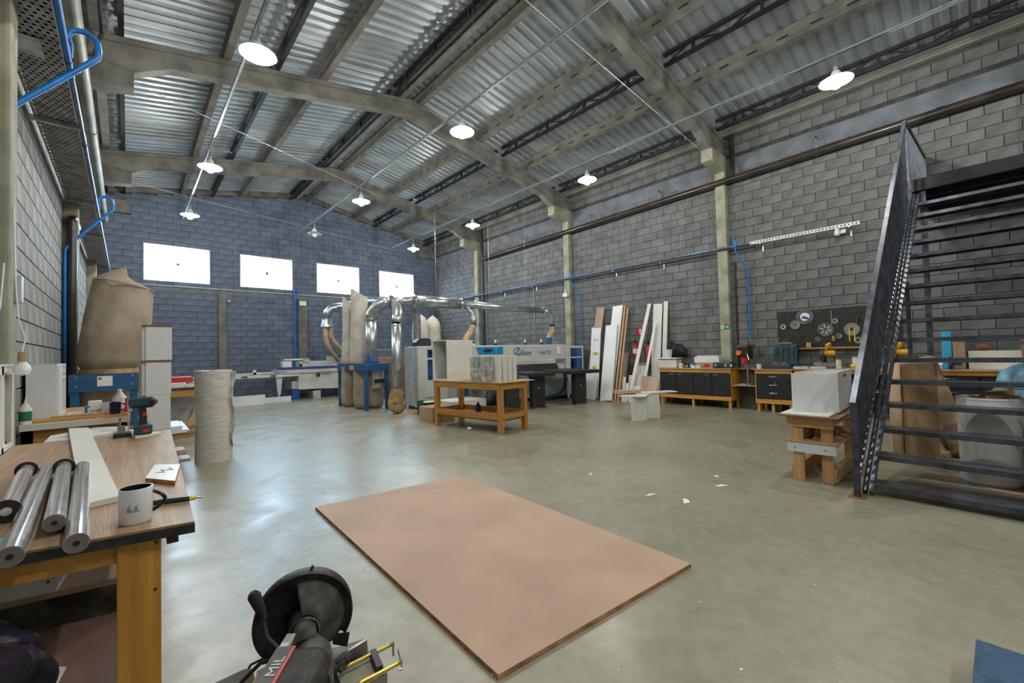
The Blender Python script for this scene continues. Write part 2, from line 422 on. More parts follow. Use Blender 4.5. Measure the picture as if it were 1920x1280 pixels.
# portal frames of precast concrete
FR_Y = [-5.76, -.91, 3.94, 8.79, 13.60]
FR_T = .235
def portal(y):
    t = bpy.data.objects.new('portal_frame', None); COL.objects.link(t); t.location = (XM, y, 0); struct(t)
    off = (XM, y, 0); y1 = y+FR_T
    pts_top = [(XL, 7.42-.19*(XM-XL)), (XM, 7.42), (XR, 7.42-.19*(XR-XM))]
    def half(s):
        w = XL if s < 0 else XR
        X = lambda dx: XM+s*dx
        kz = 7.07-.19*4.45
        poly = [(XM, 7.42), (XM, 7.07), (X(4.45), kz), (X(4.90), 5.97), (w, 5.97), (w, 7.42-.19*abs(w-XM))]
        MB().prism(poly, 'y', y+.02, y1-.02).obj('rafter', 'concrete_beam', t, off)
        zt = lambda dx: 7.42-.19*dx
        fl = [(XM, 7.42), (XM, 7.33), (w, zt(abs(w-XM))-.09), (w, zt(abs(w-XM)))]
        MB().prism(fl, 'y', y-.015, y1+.015).obj('rafter_flange', 'concrete_beam', t, off)
        cb = [(w, 5.97), (X(4.90), 5.97), (X(4.90), 5.70), (w-s*.18, 5.60), (w, 5.60)]
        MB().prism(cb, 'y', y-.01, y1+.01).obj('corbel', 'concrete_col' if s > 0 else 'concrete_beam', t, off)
        MB().box((w, y, 0), (w-s*.17, y1, 5.62)).obj('column', 'concrete_col', t, off, bevel=.02)
    half(-1); half(1)
    return t
for y in FR_Y: portal(y)

# roof: corrugated sheets, concrete purlins, dark steel lattice purlins
ROOF = struct(bpy.data.objects.new('ceiling', None)); COL.objects.link(ROOF); ROOF.location = (XM, 5, 7.7)
def sheet(s):
    mb = MB(); P = .21; n = 5; prof = []
    for k in range(n):
        y = k*P; prof += [(y, 0), (y+.085, 0), (y+.115, .036), (y+.18, .036)]
    prof.append((n*P, .002)); prof.append((n*P+.03, .002))
    w = (XR-XM+.3) if s > 0 else (XM-XL+.3)
    vs = []
    for (yy, zz) in prof:
        vs.append((0, yy, zz)); vs.append((s*w, yy, zz-.19*w))
    fs = [(2*i, 2*i+1, 2*i+3, 2*i+2) for i in range(len(prof)-1)]
    mb.add(vs, fs); return mb.mesh('roof_sheet', 'galv_roof')
for s in (-1, 1):
    me = sheet(s); y = YF-.2
    while y < YB+.3:
        o = bpy.data.objects.new('roof_sheet', me); COL.objects.link(o); o.parent = ROOF
        o.location = (0, y-5, -.001); y += 1.05
_cap = MB().prism([(XM-.4, 7.79-.19*.4), (XM, 7.79), (XM+.4, 7.79-.19*.4), (XM+.4, 7.77-.19*.4), (XM, 7.77), (XM-.4, 7.77-.19*.4)], 'y', YF-.2, YB+.3)
_cap.obj('ridge_cap', 'galv_roof', ROOF, (XM, 5, 7.7))
BAYS = [(a+FR_T if i else YF, b) for i, (a, b) in enumerate(zip([YF]+FR_Y, FR_Y+[YB]))]
mat('purlin', (.195, .188, .158), .85, var=.15, scale=3)
def conc_purlin(dx, s, w=.10, slots=False):
    x = XM+s*dx; zt = roof_z(x)-.004; zb = zt-.26
    for (y0, y1) in BAYS:
        mb = MB(); y0 -= FR_T/2 if y0 > YF+.1 else 0; y1 += FR_T/2 if y1 < YB-.1 else 0
        mb.prism([(x-w/2, zb), (x+w/2, zb), (x+w/2, zb+.045), (x+.022, zb+.075), (x+.022, zt-.06), (x+w/2, zt-.04), (x+w/2, zt), (x-w/2, zt), (x-w/2, zt-.04), (x-.022, zt-.06), (x-.022, zb+.075), (x-w/2, zb+.045)], 'y', y0+.002, y1-.002)
        o = mb.obj('concrete_purlin', 'purlin', ROOF, (XM, 5, 7.7))
        if slots:
            sl = MB(); yy = y0+.35
            while yy < y1-.3:
                sl.box((x-s*.0225, yy, zb+.11), (x-s*.0235, yy+.18, zb+.145)); yy += .5
            sl.obj('purlin_slot', 'steel_dark', o, (XM-XM, 0, 0)) if False else sl.obj('purlin_slot', 'steel_dark', ROOF, (XM, 5, 7.7))
for s in (-1, 1):
    conc_purlin(.24, s, .11); conc_purlin(2.0, s, .12, True); conc_purlin(3.66, s, .12, True)
    conc_purlin(5.52 if s > 0 else 5.34, s, .12)
def truss_purlin(dx, s):
    x = XM+s*dx; zt = roof_z(x)-.035; zb = zt-.21
    for (y0, y1) in BAYS:
        mb = MB(); mb.box((x-.035, y0, zt-.03), (x+.035, y1, zt+.03)); mb.box((x-.035, y0, zb-.03), (x+.035, y1, zb+.03))
        n = max(2, int((y1-y0)/.95)); 
        for i in range(n):
            a = y0+(y1-y0)*i/n; b = y0+(y1-y0)*(i+1)/n; m_ = (a+b)/2
            mb.bar((x, a, zb), (x, m_, zt), .025, .022); mb.bar((x, m_, zt), (x, b, zb), .025, .022); mb.box((x-.03, m_-.02, zb), (x+.03, m_+.02, zt))
        mb.obj('steel_lattice_purlin', 'steel_dark', ROOF, (XM, 5, 7.7))
for s, dx in ((-1, 2.86), (1, 2.80), (-1, .44), (1, 5.2), (-1, 5.05)): truss_purlin(dx, s)

# ------------------------------------------------------------------ pendant lamps
mat('bulb_on', (.9, .9, .85), .4, emit=(1.0, 1.0, .90), estr=7.0)
mat('bulb_off', (.75, .77, .78), .25)
LIT = (1.0, .99, .93)
def lamp(x, y, label, on=True):
    t = Thing('pendant_lamp', label, 'lamp', (x, y, 5.30), group='pendant lamps under the roof')
    z = 5.30
    sh = MB().lathe([(.045, .20), (.06, .17), (.065, .12), (.12, .095), (.205, .055), (.213, .048), (.205, .047), (.12, .085), (.06, .11), (.05, .16)], (x, y, z), 28)
    t.part('shade', sh, 'lamp_enamel')
    t.part('bulb', MB().lathe([(.001, -.060), (.04, -.052), (.070, -.02), (.075, .01), (.055, .055), (.035, .10), (.033, .15)], (x, y, z), 20), 'bulb_on' if on else 'bulb_off')
    t.part('socket', MB().cyl((x, y, z+.15), (x, y, z+.27), .035, .025, 12), 'galv_paint')
    t.part('suspension_hook', MB().cyl((x, y, z+.26), (x, y, 5.775), .008, n=6).tube(arc((x, y, z+.33), .022, 0, 2*pi, (1, 0, 0), (0, 0, 1), 10), .005, 5), 'galv')
    if on:
        l = bpy.data.lights.new('lamp_light', 'POINT'); l.energy = LAMP_W; l.color = LIT; l.shadow_soft_size = .09
        lo = bpy.data.objects.new('lamp_light', l); COL.objects.link(lo); lo.parent = t.o; lo.location = (0, 0, -.07)
    return t
LX = (1.26, 4.42, 7.88)
_names = {(0, 0): 'lit round pendant lamp nearest on the row over the left wall side', (0, 1): 'lit pendant lamp second from the back wall on the row by left wall',
          (0, 2): 'lit pendant lamp hanging before the first window from the left',
          (1, 0): 'lit pendant lamp hanging beside the middle concrete rafter near the ridge', (1, 1): 'lit pendant lamp of the middle row, second from the back wall',
          (1, 2): 'unlit pendant lamp at the back end of the middle conduit',
          (2, 0): 'lit pendant lamp high above the drain pipe before the block wall', (2, 1): 'lit pendant lamp of right row between the two nearest wall columns',
          (2, 2): 'lit pendant lamp near the third column head on the right wall', (2, 3): 'lit pendant lamp in the back corner of the right row'}
_ly = {(0, 0): 6.15, (0, 1): 10.45, (0, 2): 14.25, (1, 0): 6.05, (1, 1): 10.45, (1, 2): 14.1, (2, 0): 1.30, (2, 1): 5.95, (2, 2): 10.35, (2, 3): 14.0}
for k, y in _ly.items(): lamp(LX[k[0]], y, _names[k], on=(k != (1, 2)))
lamp(LX[0], 1.4, 'lit pendant lamp above the camera by the left wall'); lamp(LX[1], 1.4, 'lit pendant lamp above the camera on the middle row')
lamp(LX[1], -3.2, 'lit pendant lamp behind the camera on the middle row'); lamp(LX[0], -3.2, 'lit pendant lamp behind the camera by the left wall'); lamp(LX[2], -3.2, 'lit pendant lamp behind the camera by the right wall')
for i, nm in enumerate(('galvanised lamp conduit of the row nearest the perforated tray', 'galvanised lamp conduit running under the roof ridge', 'galvanised lamp conduit of the row nearest the stairs')):
    x = LX[i]; ye = (16.2, 15.6, 15.7)[i]
    t = Thing('lamp_conduit', nm, 'conduit', (x, 5, 5.74), group='lamp conduits hung from the roof')
    t.part('channel', MB().box((x-.02, YF+.3, 5.74), (x+.02, ye, 5.745)).box((x-.02, YF+.3, 5.74), (x-.017, ye, 5.78)).box((x+.017, YF+.3, 5.74), (x+.02, ye, 5.78)), 'conduit_grey')
    yy = -4.0
    while yy < ye:
        t.part('hanger_rod', MB().cyl((x, yy, 5.745), (x, yy, roof_z(x)-.02), .004, n=5), 'galv'); yy += 2.42
# wire ties across the hall
for nm, p, q in (('thin wire stretched from the third left column head across the hall', (.05, 13.5, 5.72), (8.8, 16.9, 5.95)),
                 ('pale rope sagging from the roof ridge to the nearest right column head', (3.7, 4.6, 7.02), (9.95, 3.9, 5.62)),
                 ('thin wire stretched between the second frame heads', (.06, 8.7, 5.75), (6.2, 13.2, 6.7))):
    single('stay_wire', nm, 'wire', MB().cyl(p, q, .006, n=5), 'galv_paint', p)

# ------------------------------------------------------------------ services on the walls
# right wall: perforated tray with a blue air line on it
TZ = 3.72
t = Thing('cable_tray', 'narrow perforated cable tray along the right block wall', 'cable tray', (10.56, 8, TZ))
def ladder_tray(mb, x0, x1, y0, y1, z, pitch=.06):
    w = .012
    mb.box((x0, y0, z), (x0+w, y1, z+.003)); mb.box((x1-w, y0, z), (x1, y1, z+.003))
    mb.box((x0, y0, z), (x0+.003, y1, z+.04)); mb.box((x1-.003, y0, z+.0), (x1, y1, z+.04))
    y = y0
    while y < y1:
        mb.box((x0, y, z), (x1, y+pitch*.55, z+.003)); y += pitch
mb = MB(); ladder_tray(mb, 10.50, 10.62, 3.3, 16.9, TZ); t.part('tray_run', mb, 'tray_grey')
mb = MB()
for zz in (TZ, TZ+.05): mb.box((10.497, 1.47, zz), (10.50, 3.45, zz+.018))
y = 1.47
while y < 3.45: mb.box((10.497, y, TZ+.018), (10.50, y+.035, TZ+.05)); y += .06
mb.box((10.50, 1.47, TZ), (10.62, 3.45, TZ+.003)); t.part('tray_end', mb, 'tray_white', label='white perforated end of the tray')
for y in (1.62, 3.2, 5.6, 7.1, 10.4, 12.1, 14.9):
    t.part('wall_bracket', MB().box((10.49, y, TZ-.025), (XR-.012, y+.03, TZ)).box((XR-.03, y, TZ-.16), (XR-.012, y+.03, TZ+.04)), 'galv')
t = Thing('air_line', 'blue compressed air pipe on the right wall with two drops', 'pipe', (10.48, 8, TZ))
t.part('main_pipe', MB().cyl((10.475, 3.42, TZ+.03), (10.475, 16.9, TZ+.03), .024, n=10), 'pipe_galv_blue')
for y, zb in ((3.72, 1.62), (8.62, 1.35)):
    pth = [(10.475, y, TZ+.03), (10.475, y, TZ+.16)] + arc((10.43, y, TZ+.16), .045, 0, pi, (1, 0, 0), (0, 0, 1), 8) + [(10.385, y, TZ+.08), (10.40, y-.02, TZ-.12), (10.62, y-.16, TZ-.48), (10.645, y-.17, TZ-.56), (10.645, y-.17, zb)]
    t.part('drop_pipe', MB().tube(pth, .018, 10), 'blue_pipe')
    t.part('drop_valve', MB().cyl((10.645, y-.17, zb-.07), (10.645, y-.17, zb), .012, n=8).box((10.60, y-.18, zb-.03), (10.64, y-.16, zb-.015)), 'galv')
single('security_camera', 'white dome camera under the end of the perforated tray', 'camera', MB().sphere((10.55, 1.83, TZ-.09), .055).cyl((10.55, 1.83, TZ-.06), (10.55, 1.83, TZ), .04).box((10.56, 1.70, TZ-.10), (10.62, 1.78, TZ-.02)), 'white_plastic', (10.55, 1.83, TZ-.09))
for y, lb in ((9.0, 'white junction box on the second right wall column under the tray'),):
    t = Thing('junction_box', lb, 'junction box', (10.52, y-.1, 3.2))
    t.part('housing', MB().box((10.44, y-.17, 3.16), (10.55, y+.0, 3.28)), 'white_plastic', bevel=.01); t.part('gland', MB().cyl((10.5, y-.06, 3.28), (10.5, y-.06, 3.40), .022), 'white_plastic')
single('wall_conduit', 'thin grey conduit dropping down the block wall behind the big saw', 'conduit', MB().cyl((10.69, 10.55, 1.2), (10.69, 10.55, TZ), .016, n=8), 'tray_grey', (10.69, 10.55, 1.2))
single('conduit', 'thin dark conduit beside the nearest right column', 'conduit', MB().cyl((10.69, 3.83, .9), (10.69, 3.83, TZ-.3), .018, n=8), 'steel_dark', (10.69, 3.83, .9))
# rain water pipe on the right wall
t = Thing('rain_pipe', 'long dark brown rain pipe sloping along the right wall', 'pipe', (10.54, 8, 5.2))
zz = lambda y: 5.42-.019*(y-.5)
t.part('pipe_run', MB().cyl((10.54, -3, zz(-3)), (10.54, 13.3, zz(13.3)), .078, n=16), 'pipe_brown')
for y in (.3, 3.75, 7.0, 10.3): t.part('coupling', MB().cyl((10.54, y-.05, zz(y-.05)), (10.54, y+.05, zz(y+.05)), .088, n=16), 'pipe_brown')
for y in (3.75, 13.25): t.part('downpipe', MB().cyl((10.54, y, zz(y)), (10.54, y, 6.45), .055, n=14), 'pipe_brown')
t.part('drop_to_floor', MB().cyl((10.54, 13.25, 0), (10.54, 13.25, zz(13.25)), .06, n=14), 'steel_dark')
for y in (2.1, 5.6, 7.9, 11.0): t.part('hanger_strap', MB().box((10.535, y, zz(y)-.085), (10.545, y+.03, zz(y)+.32)).box((10.535, y, zz(y)+.29), (XR-.01, y+.03, zz(y)+.32)), 'galv')

# left wall: wide perforated tray, blue air line, olive rain pipe
LTZ = 3.74
t = Thing('perforated_cable_tray', 'wide grey perforated cable tray along the left wall', 'cable tray', (-.5, 9, LTZ))
mb = MB(); x0, x1 = -.645, -.365; nx = 7; cw = (x1-x0)/nx; py = .05; y0 = 1.5; ny = int((YB-.2-y0)/py)
for j in range(ny):
    ya = y0+j*py
    mb.add([(x0, ya, LTZ), (x1, ya, LTZ), (x1, ya+py*.55, LTZ), (x0, ya+py*.55, LTZ)], [(0, 1, 2, 3)])
    for i in range(nx):
        xa = x0+i*cw+(.5*cw if j % 2 else 0)
        xb = min(xa+cw*.55, x1)
        mb.add([(xa, ya+py*.55, LTZ), (xb, ya+py*.55, LTZ), (xb, ya+py, LTZ), (xa, ya+py, LTZ)], [(0, 1, 2, 3)])
t.part('perforated_bottom', mb, 'tray_grey')
t.part('side_rail', MB().box((x1, y0, LTZ-.002), (x1+.012, YB-.2, LTZ+.06)), 'tray_white'); t.part('side_rail', MB().box((x0-.004, y0, LTZ-.002), (x0, YB-.2, LTZ+.06)), 'tray_grey')
t.part('dark_tray_sheet', MB().box((x0+.01, y0, LTZ+.05), (x1-.01, YB-.2, LTZ+.056)), 'steel_dark')  # flat dark sheet lying above the perforated bottom
for y in (5.85, 8.55, 10.7, 14.2): t.part('bracket_arm', MB().box((XL+.01, y, LTZ-.045), (x1+.02, y+.04, LTZ-.004)), 'galv')
t.part('splice_plate', MB().box((x0+.02, 4.45, LTZ-.008), (x1-.1, 4.72, LTZ-.003)), 'galv')
t = Thing('air_line', 'blue compressed air pipe beside the wide perforated tray', 'pipe', (-.33, 9, LTZ))
t.part('main_pipe', MB().cyl((-.335, 4.9, LTZ-.01), (-.335, YB-.25, LTZ-.01), .019, n=10), 'pipe_galv_blue'); t.part('main_pipe', MB().cyl((-.335, 1.5, LTZ-.01), (-.335, 4.9, LTZ-.01), .021, n=10), 'blue_pipe')
for y in (4.62, 4.78, 6.3): t.part('clip_band', MB().cyl((-.335, y, LTZ-.01), (-.335, y+.03, LTZ-.01), .024, n=10), 'black_plastic')
for y in (4.45, 8.8):
    d = .0
    pth = [(-.325, y+.12, LTZ-.01), (-.32, y+.10, LTZ+.08)] + arc((-.245, y+.05, LTZ+.10), .085, pi, .15*pi, (1, 0, 0), (0, 0, 1), 8) + [(-.16, y, LTZ+.04), (-.165, y, LTZ-.01), (-.20, y, LTZ-.055), (-.60, y-.12, LTZ-.62), (-.655, y-.13, LTZ-.72), (-.655, y-.13, 1.35)]
    t.part('gooseneck_drop', MB().tube(pth, .02, 10), 'blue_pipe')
t = Thing('rain_pipe', 'olive rain pipe under the left eaves above the tray', 'pipe', (-.45, 9, 5.3))
t.part('pipe_run', MB().cyl((-.455, 1, 5.36), (-.455, 15.5, 5.22), .085, n=16), 'pipe_olive')
for y in (4.3, 9.8, 13.3): t.part('coupling', MB().cyl((-.455, y-.03, 5.33-.0095*(y-4)), (-.455, y+.03, 5.33-.0095*(y-4)), .092, n=16), 'pipe_olive')
t = Thing('down_pipe', 'dark brown down pipe standing against the second left column', 'pipe', (-.5, 8.68, 0))
t.part('pipe_run', MB().tube([(-.585, 8.70, 0), (-.585, 8.70, 3.42)] + arc((-.585, 8.78, 3.42), .08, pi, .5*pi, (0, 1, 0), (0, 0, 1), 6) + [(-.585, 9.3, 3.50)], .055, 14), 'pipe_brown')
t.part('pipe_socket', MB().cyl((-.585, 8.70, 3.30), (-.585, 8.70, 3.38), .062, n=14), 'pipe_brown')
single('eaves_strut', 'dark steel strut bent beside the second left column head', 'strut', MB().tube([(-.28, 3.0, 6.22), (-.28, 8.6, 6.3), (-.36, 8.62, 5.95), (-.62, 8.62, 5.85)], .022, 6), 'steel_dark', (-.28, 8.6, 6.3))
single('blue_conduit', 'bluish white conduit along the back wall under the windows', 'conduit', MB().cyl((-.3, YB-.045, 3.78), (10.5, YB-.045, 3.78), .022, n=8), 'galv_paint', (5, YB-.03, 3.78))
t = Thing('air_drop', 'blue air pipe dropping beside the second column of the back wall', 'pipe', (4.6, YB-.05, 1.2))
t.part('vertical_pipe', MB().tube([(4.62, YB-.06, .9), (4.62, YB-.06, 3.9)] + arc((4.67, YB-.06, 3.9), .05, pi, 0, (1, 0, 0), (0, 0, 1), 6) + [(4.72, YB-.06, 3.74)], .03, 8), 'blue_pipe')
t.part('outlet', MB().cyl((4.62, YB-.06, .82), (4.62, YB-.06, .9), .02), 'galv')
for x, lb in ((4.88, 'white emergency light box on the second column of the back wall'), (2.55, 'small white box beside the first column of the back wall')):
    w = .12 if x > 4 else .035
    single('emergency_light', lb, 'light box', MB().box((x-w, YB-.19, 3.36), (x+w, YB-.1, 3.36+w*1.4)), 'white_plastic', (x, YB-.15, 3.36), bevel=.015)
# ------------------------------------------------------------------ materials of the things
mat('machine_grey', (.50, .52, .49), .42, var=.06, scale=2.5, rvar=.06)
mat('machine_white', (.60, .61, .58), .45, var=.08, scale=3)
mat('machine_blue', (.012, .09, .30), .3, var=.12, coat=.3)
mat('sky_blue', (.008, .24, .52), .35, var=.1)
mat('stand_blue', (.012, .095, .235), .4, var=.12, scale=4)
mat('glass_blue', (.010, .045, .13), .12, var=.5, scale=2.5)
mat('table_black', (.022, .021, .026), .55, var=.3, scale=12)
mat('white_mdf', (.66, .66, .61), .45, var=.04, scale=3)
mat('white_panel', (.70, .72, .73), .4, var=.04, scale=2)
mat('melamine_edge', (.22, .10, .05), .6, var=.2)
wood('bench_wood', (.66, .335, .062), (.42, .18, .026), 'Y', .42); wood('bench_wood_x', (.66, .335, .062), (.42, .18, .026), 'X', .42); wood('bench_wood_z', (.68, .345, .062), (.44, .19, .026), 'Z', .42)
wood('table_wood', (.50, .25, .055), (.30, .13, .022), 'Y', .5); wood('table_wood_x', (.50, .25, .055), (.30, .13, .022), 'X', .5); wood('table_wood_z', (.52, .26, .055), (.32, .13, .022), 'Z', .5)
wood('pine', (.60, .36, .16), (.42, .22, .08), 'X', .6); wood('pine_z', (.60, .36, .16), (.42, .22, .08), 'Z', .6); wood('pine_y', (.60, .36, .16), (.42, .22, .08), 'Y', .6)
wood('ply', (.52, .36, .20), (.38, .23, .11), 'Y', .6)
mat('mdf', (.43, .295, .21), .72, var=.06, scale=1.6, bump=.03, bscale=200)
mat('mdf_edge', (.50, .24, .10), .8, var=.25, scale=14)
mat('bag_cloth', (.40, .37, .32), .95, var=.12, scale=3, bump=.25, bscale=120, sheen=.2)
mat('bag_dusty', (.37, .315, .245), .95, col2=(.25, .185, .12), scale=2.6, bump=.25, bscale=120)
mat('bag_cream', (.62, .60, .53), .9, col2=(.52, .36, .17), scale=2.0, mixpos=(.30, .50))
mat('sawdust', (.50, .33, .19), .95, var=.25, scale=14, bump=.6, bscale=90)
mat('hose_beige', (.56, .43, .25), .6, var=.15, scale=6)
mat('hose_dust', (.46, .30, .14), .7, var=.2, scale=6)
mat('cardboard', (.40, .26, .15), .8, var=.08, scale=3)
mat('bubble', (.60, .58, .52), .45, var=.10, scale=6, stretch=(1, 1, 10), bump=.35, bscale=60)
mat('plastic_wrap', (.70, .72, .72), .3, var=.2, scale=7, bump=.4, bscale=25)
mat('foil_wrap', (.46, .47, .45), .25, metal=.25, var=.25, scale=11, bump=.6, bscale=30)
mat('paper_white', (.75, .74, .72), .7, var=.05)
mat('red_paint', (.50, .018, .02), .35, var=.1)
mat('red_plastic', (.55, .02, .02), .4, var=.1)
mat('yellow_paint', (.72, .37, .015), .4, var=.1)
mat('yellow_plastic', (.72, .52, .02), .4, var=.1)
mat('sticker_yellow', (.66, .62, .25), .6, var=.3, scale=9)
mat('orange_plastic', (.75, .16, .02), .4, var=.1)
mat('green_sign', (.010, .17, .06), .5, var=.05)
mat('green_plastic', (.012, .085, .045), .5, var=.2)
mat('teal_case', (.012, .055, .075), .45, var=.25, scale=8)
mat('board_black', (.022, .019, .016), .7, var=.35, scale=20, bump=.2, bscale=150)
mat('cab_black', (.014, .015, .019), .45, var=.3, scale=30)
mat('chrome', (.70, .71, .72), .18, metal=1.0, var=.1)
mat('steel', (.36, .36, .36), .35, metal=.9, var=.2)
mat('brass', (.62, .44, .10), .3, metal=.9, var=.15)
mat('stair_steel', (.080, .091, .112), .33, metal=.45, var=.25, scale=9, rvar=.1)
mat('platform_dark', (.007, .006, .009), .75, var=.2)
mat('dark_grease', (.030, .027, .026), .5, metal=.2, var=.4, scale=14, bump=.2, bscale=80)
mat('grease_grey', (.10, .095, .085), .55, metal=.3, var=.35, scale=14)
mat('purple_black', (.030, .020, .042), .45, var=.5, scale=9, bump=.5, bscale=18)
mat('film_blue', (.23, .44, .62), .22, var=.25, scale=7, bump=.5, bscale=12)
mat('clear_film', (.55, .54, .54), .10, metal=.55, var=.12, scale=9, stretch=(3, 3, .6))
mat('film_core', (.20, .17, .15), .7, var=.2)
mat('blue_label', (.015, .05, .26), .45, var=.05)
mat('pink_label', (.62, .22, .28), .6, var=.08)
mat('skyblue_box', (.03, .36, .62), .5, var=.05)
mat('dark_blue', (.012, .022, .10), .45, var=.2)
mat('teal_hose', (.010, .085, .12), .35, var=.15)
mat('mat_blue', (.035, .085, .17), .7, var=.2, scale=14)
mat('mug_white', (.74, .76, .82), .18, var=.02)
mat('mug_navy', (.012, .014, .030), .2, var=.1)

# ------------------------------------------------------------------ beam saw
BO, BA = (5.34, 9.33, 0), radians(-13.5)
t = Thing('beam_saw', 'long grey industrial panel saw with blue windows beneath the ducts', 'machine', BO, BA, local=True)
lc = MB().prism([(-.02, 0), (.30, -.02), (.78, .0), (.78, 1.35), (0, 1.35)], 'z', .08, 1.62); t.part('left_cabinet', lc, 'machine_grey', bevel=.012)
t.part('cabinet_side', MB().box((-.035, .12, .10), (-.022, 1.22, 1.60)), 'galv_paint', label='pale side panel of the left cabinet')
for z0, z1 in ((1.34, 1.53), (.78, 1.28)): t.part('cabinet_window', MB().box((.22, -.035, z0), (.70, -.02, z1)), 'glass_blue')
t.part('motor_pod', MB().prism([(.05, 1.62), (.42, 1.62), (.42, 1.78), (.36, 1.83), (.12, 1.83), (.03, 1.73)], 'y', .30, .70), 'steel_dark')
t.part('control_hood', MB().prism([(.78, .86), (1.50, 1.30), (1.34, 1.68), (.86, 1.72), (.78, 1.6)], 'y', -.02, .55) if False else MB().prism([(-.14, 1.02), (.05, 1.02), (.55, 1.10), (.55, 1.70), (.30, 1.72)], 'x', .84, 1.50), 'machine_grey', bevel=.01)
t.part('hood_rail', MB().box((.86, -.16, 1.12), (1.5, -.10, 1.19)), 'machine_white'); t.part('hood_slot', MB().box((.86, -.10, .96), (1.5, .0, 1.06)), 'table_black')
t.part('hood_cap', MB().box((1.05, .1, 1.70), (1.5, .5, 1.74)), 'machine_white')
t.part('saw_carriage_beam', MB().prism([(.02, 1.19), (.02, 1.60), (.25, 1.62), (.95, 1.62), (.95, 1.0), (.2, 1.0)], 'x', 1.50, 4.50), 'machine_grey', bevel=.01)
t.part('blue_window', MB().prism([(1.56, 1.57), (2.36, 1.575), (2.36, 1.375), (1.62, 1.375)], 'y', .005, .019), 'sky_blue', label='sky blue window with a small control panel')
t.part('control_panel', MB().box((1.78, -.004, 1.44), (2.02, .004, 1.52)), 'steel_dark')
t.part('panel_edge', MB().box((2.14, .002, 1.38), (2.15, .012, 1.57)), 'machine_grey')
t.part('base', MB().box((.6, .12, .10), (4.5, .95, 1.05)), 'machine_grey')
t.part('plinth', MB().box((.05, .15, 0), (5.05, 1.2, .11)), 'table_black')
t.part('pressure_bar', MB().prism([(-.06, 1.17), (.06, 1.19), (.08, 1.06), (-.04, 1.05)], 'x', 1.5, 4.05), 'machine_white')
cur = MB(); 
for i in range(46):
    s0 = 2.02+i*.044; cur.prism([(-.12, 1.06), (-.10, 1.07), (-.22, .91), (-.24, .90)], 'x', s0+.004, s0+.040)
t.part('safety_curtain', cur, 'steel_dark', kind='stuff')
t.part('right_cabinet', MB().box((4.46, -.02, .12), (5.11, 1.25, 1.57)), 'machine_grey', bevel=.012)
t.part('cabinet_seam', MB().box((4.50, -.026, .14), (4.505, -.019, 1.56)).box((4.47, -.028, .02), (4.55, -.012, .95)), 'machine_white')
for z0, z1 in ((1.25, 1.50), (.86, 1.20)):
    w = t.part('cabinet_window', MB().box((4.62, -.035, z0), (5.03, -.02, z1)), 'glass_blue')
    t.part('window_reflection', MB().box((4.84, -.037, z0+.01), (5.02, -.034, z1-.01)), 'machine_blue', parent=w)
M = frame_mat((2.72, .012, 1.30), (1, 0, 0), (0, 0, 1))
text('brand_lettering', 'Giben', .23, frame_mat((2.76, .010, 1.325), (1, 0, 0), (0, 0, 1)), 'stand_blue', t.o, shear=.12, sx=.92)
t.part('brand_swoosh', MB().tube(arc((2.82, .012, 1.44), .10, .25*pi, 1.35*pi, (1.15, 0, 0), (0, 0, 1), 10), .016, 6), 'sky_blue')
text('model_lettering', 'MATIC', .145, frame_mat((3.55, .010, 1.335), (1, 0, 0), (0, 0, 1)), 'sky_blue', t.o, sx=.95)
t.part('instruction_label', MB().box((4.14, -.0, 1.33), (4.27, .012, 1.55)), 'paper_white')
for s in (2.28, 3.24, 3.80): 
    k = t.part('pressure_gauge', MB().cyl((s, .3, 1.62), (s, .3, 1.68), .045, n=12), 'black_plastic'); t.part('gauge_glass', MB().cyl((s, .3, 1.68), (s, .3, 1.78), .026, n=10), 'white_plastic', parent=k)
t.part('emergency_box', MB().box((1.52, .2, 1.62), (1.62, .3, 1.76)), 'white_plastic')
t.part('exit_plate', MB().box((1.51, .19, 1.68), (1.61, .2, 1.75)), 'green_sign')
# three air tables with dark leg panels
for s0, s1, d1, ls in ((3.30, 4.45, -1.52, 3.74), (2.15, 2.95, -1.62, 2.44), (1.00, 1.95, -1.45, 1.70)):
    tp = t.part('air_table', MB().box((s0, d1, .845), (s1, -.05, .90)), 'table_black', bevel=.008)
    nb = int((s1-s0)/.05); br = MB()
    for i in range(nb): br.box((s0+i*.05+.006, d1-.004, .815), (s0+i*.05+.044, d1+.03, .85))
    b = t.part('brush_edge', br, 'table_black', parent=tp); b['kind'] = 'stuff'
    lg = t.part('table_leg', MB().box((ls, -1.38, .03), (ls+.36, -1.20, .845)), 'table_black', bevel=.006)
    t.part('leg_foot', MB().box((ls+.02, -1.37, 0), (ls+.34, -1.21, .03)), 'steel', parent=lg)
    if s0 > 2: t.part('warning_sticker', MB().prism([(ls+.16, .49), (ls+.20, .49), (ls+.18, .53)], 'y', -1.382, -1.380), 'paper_white', parent=lg)
    else: t.part('maker_plate', MB().box((ls+.05, -1.383, .56), (ls+.22, -1.380, .66)), 'paper_white', parent=lg)
for s in (2.05, 4.2):
    t.part('air_hose', MB().tube([(s, -.25, .84), (s+.06, -.25, .6), (s+.05, -.2, .35), (s-.12, -.1, .14), (s-.5, .0, .06), (s-1.0, .05, .05)], .055, 10), 'teal_hose')
t.part('guide_plate', MB().prism([(1.02, .30), (1.16, .74), (1.30, .74), (1.30, .30)], 'y', .06, .08), 'sky_blue', label='bright blue panel behind the wooden table')

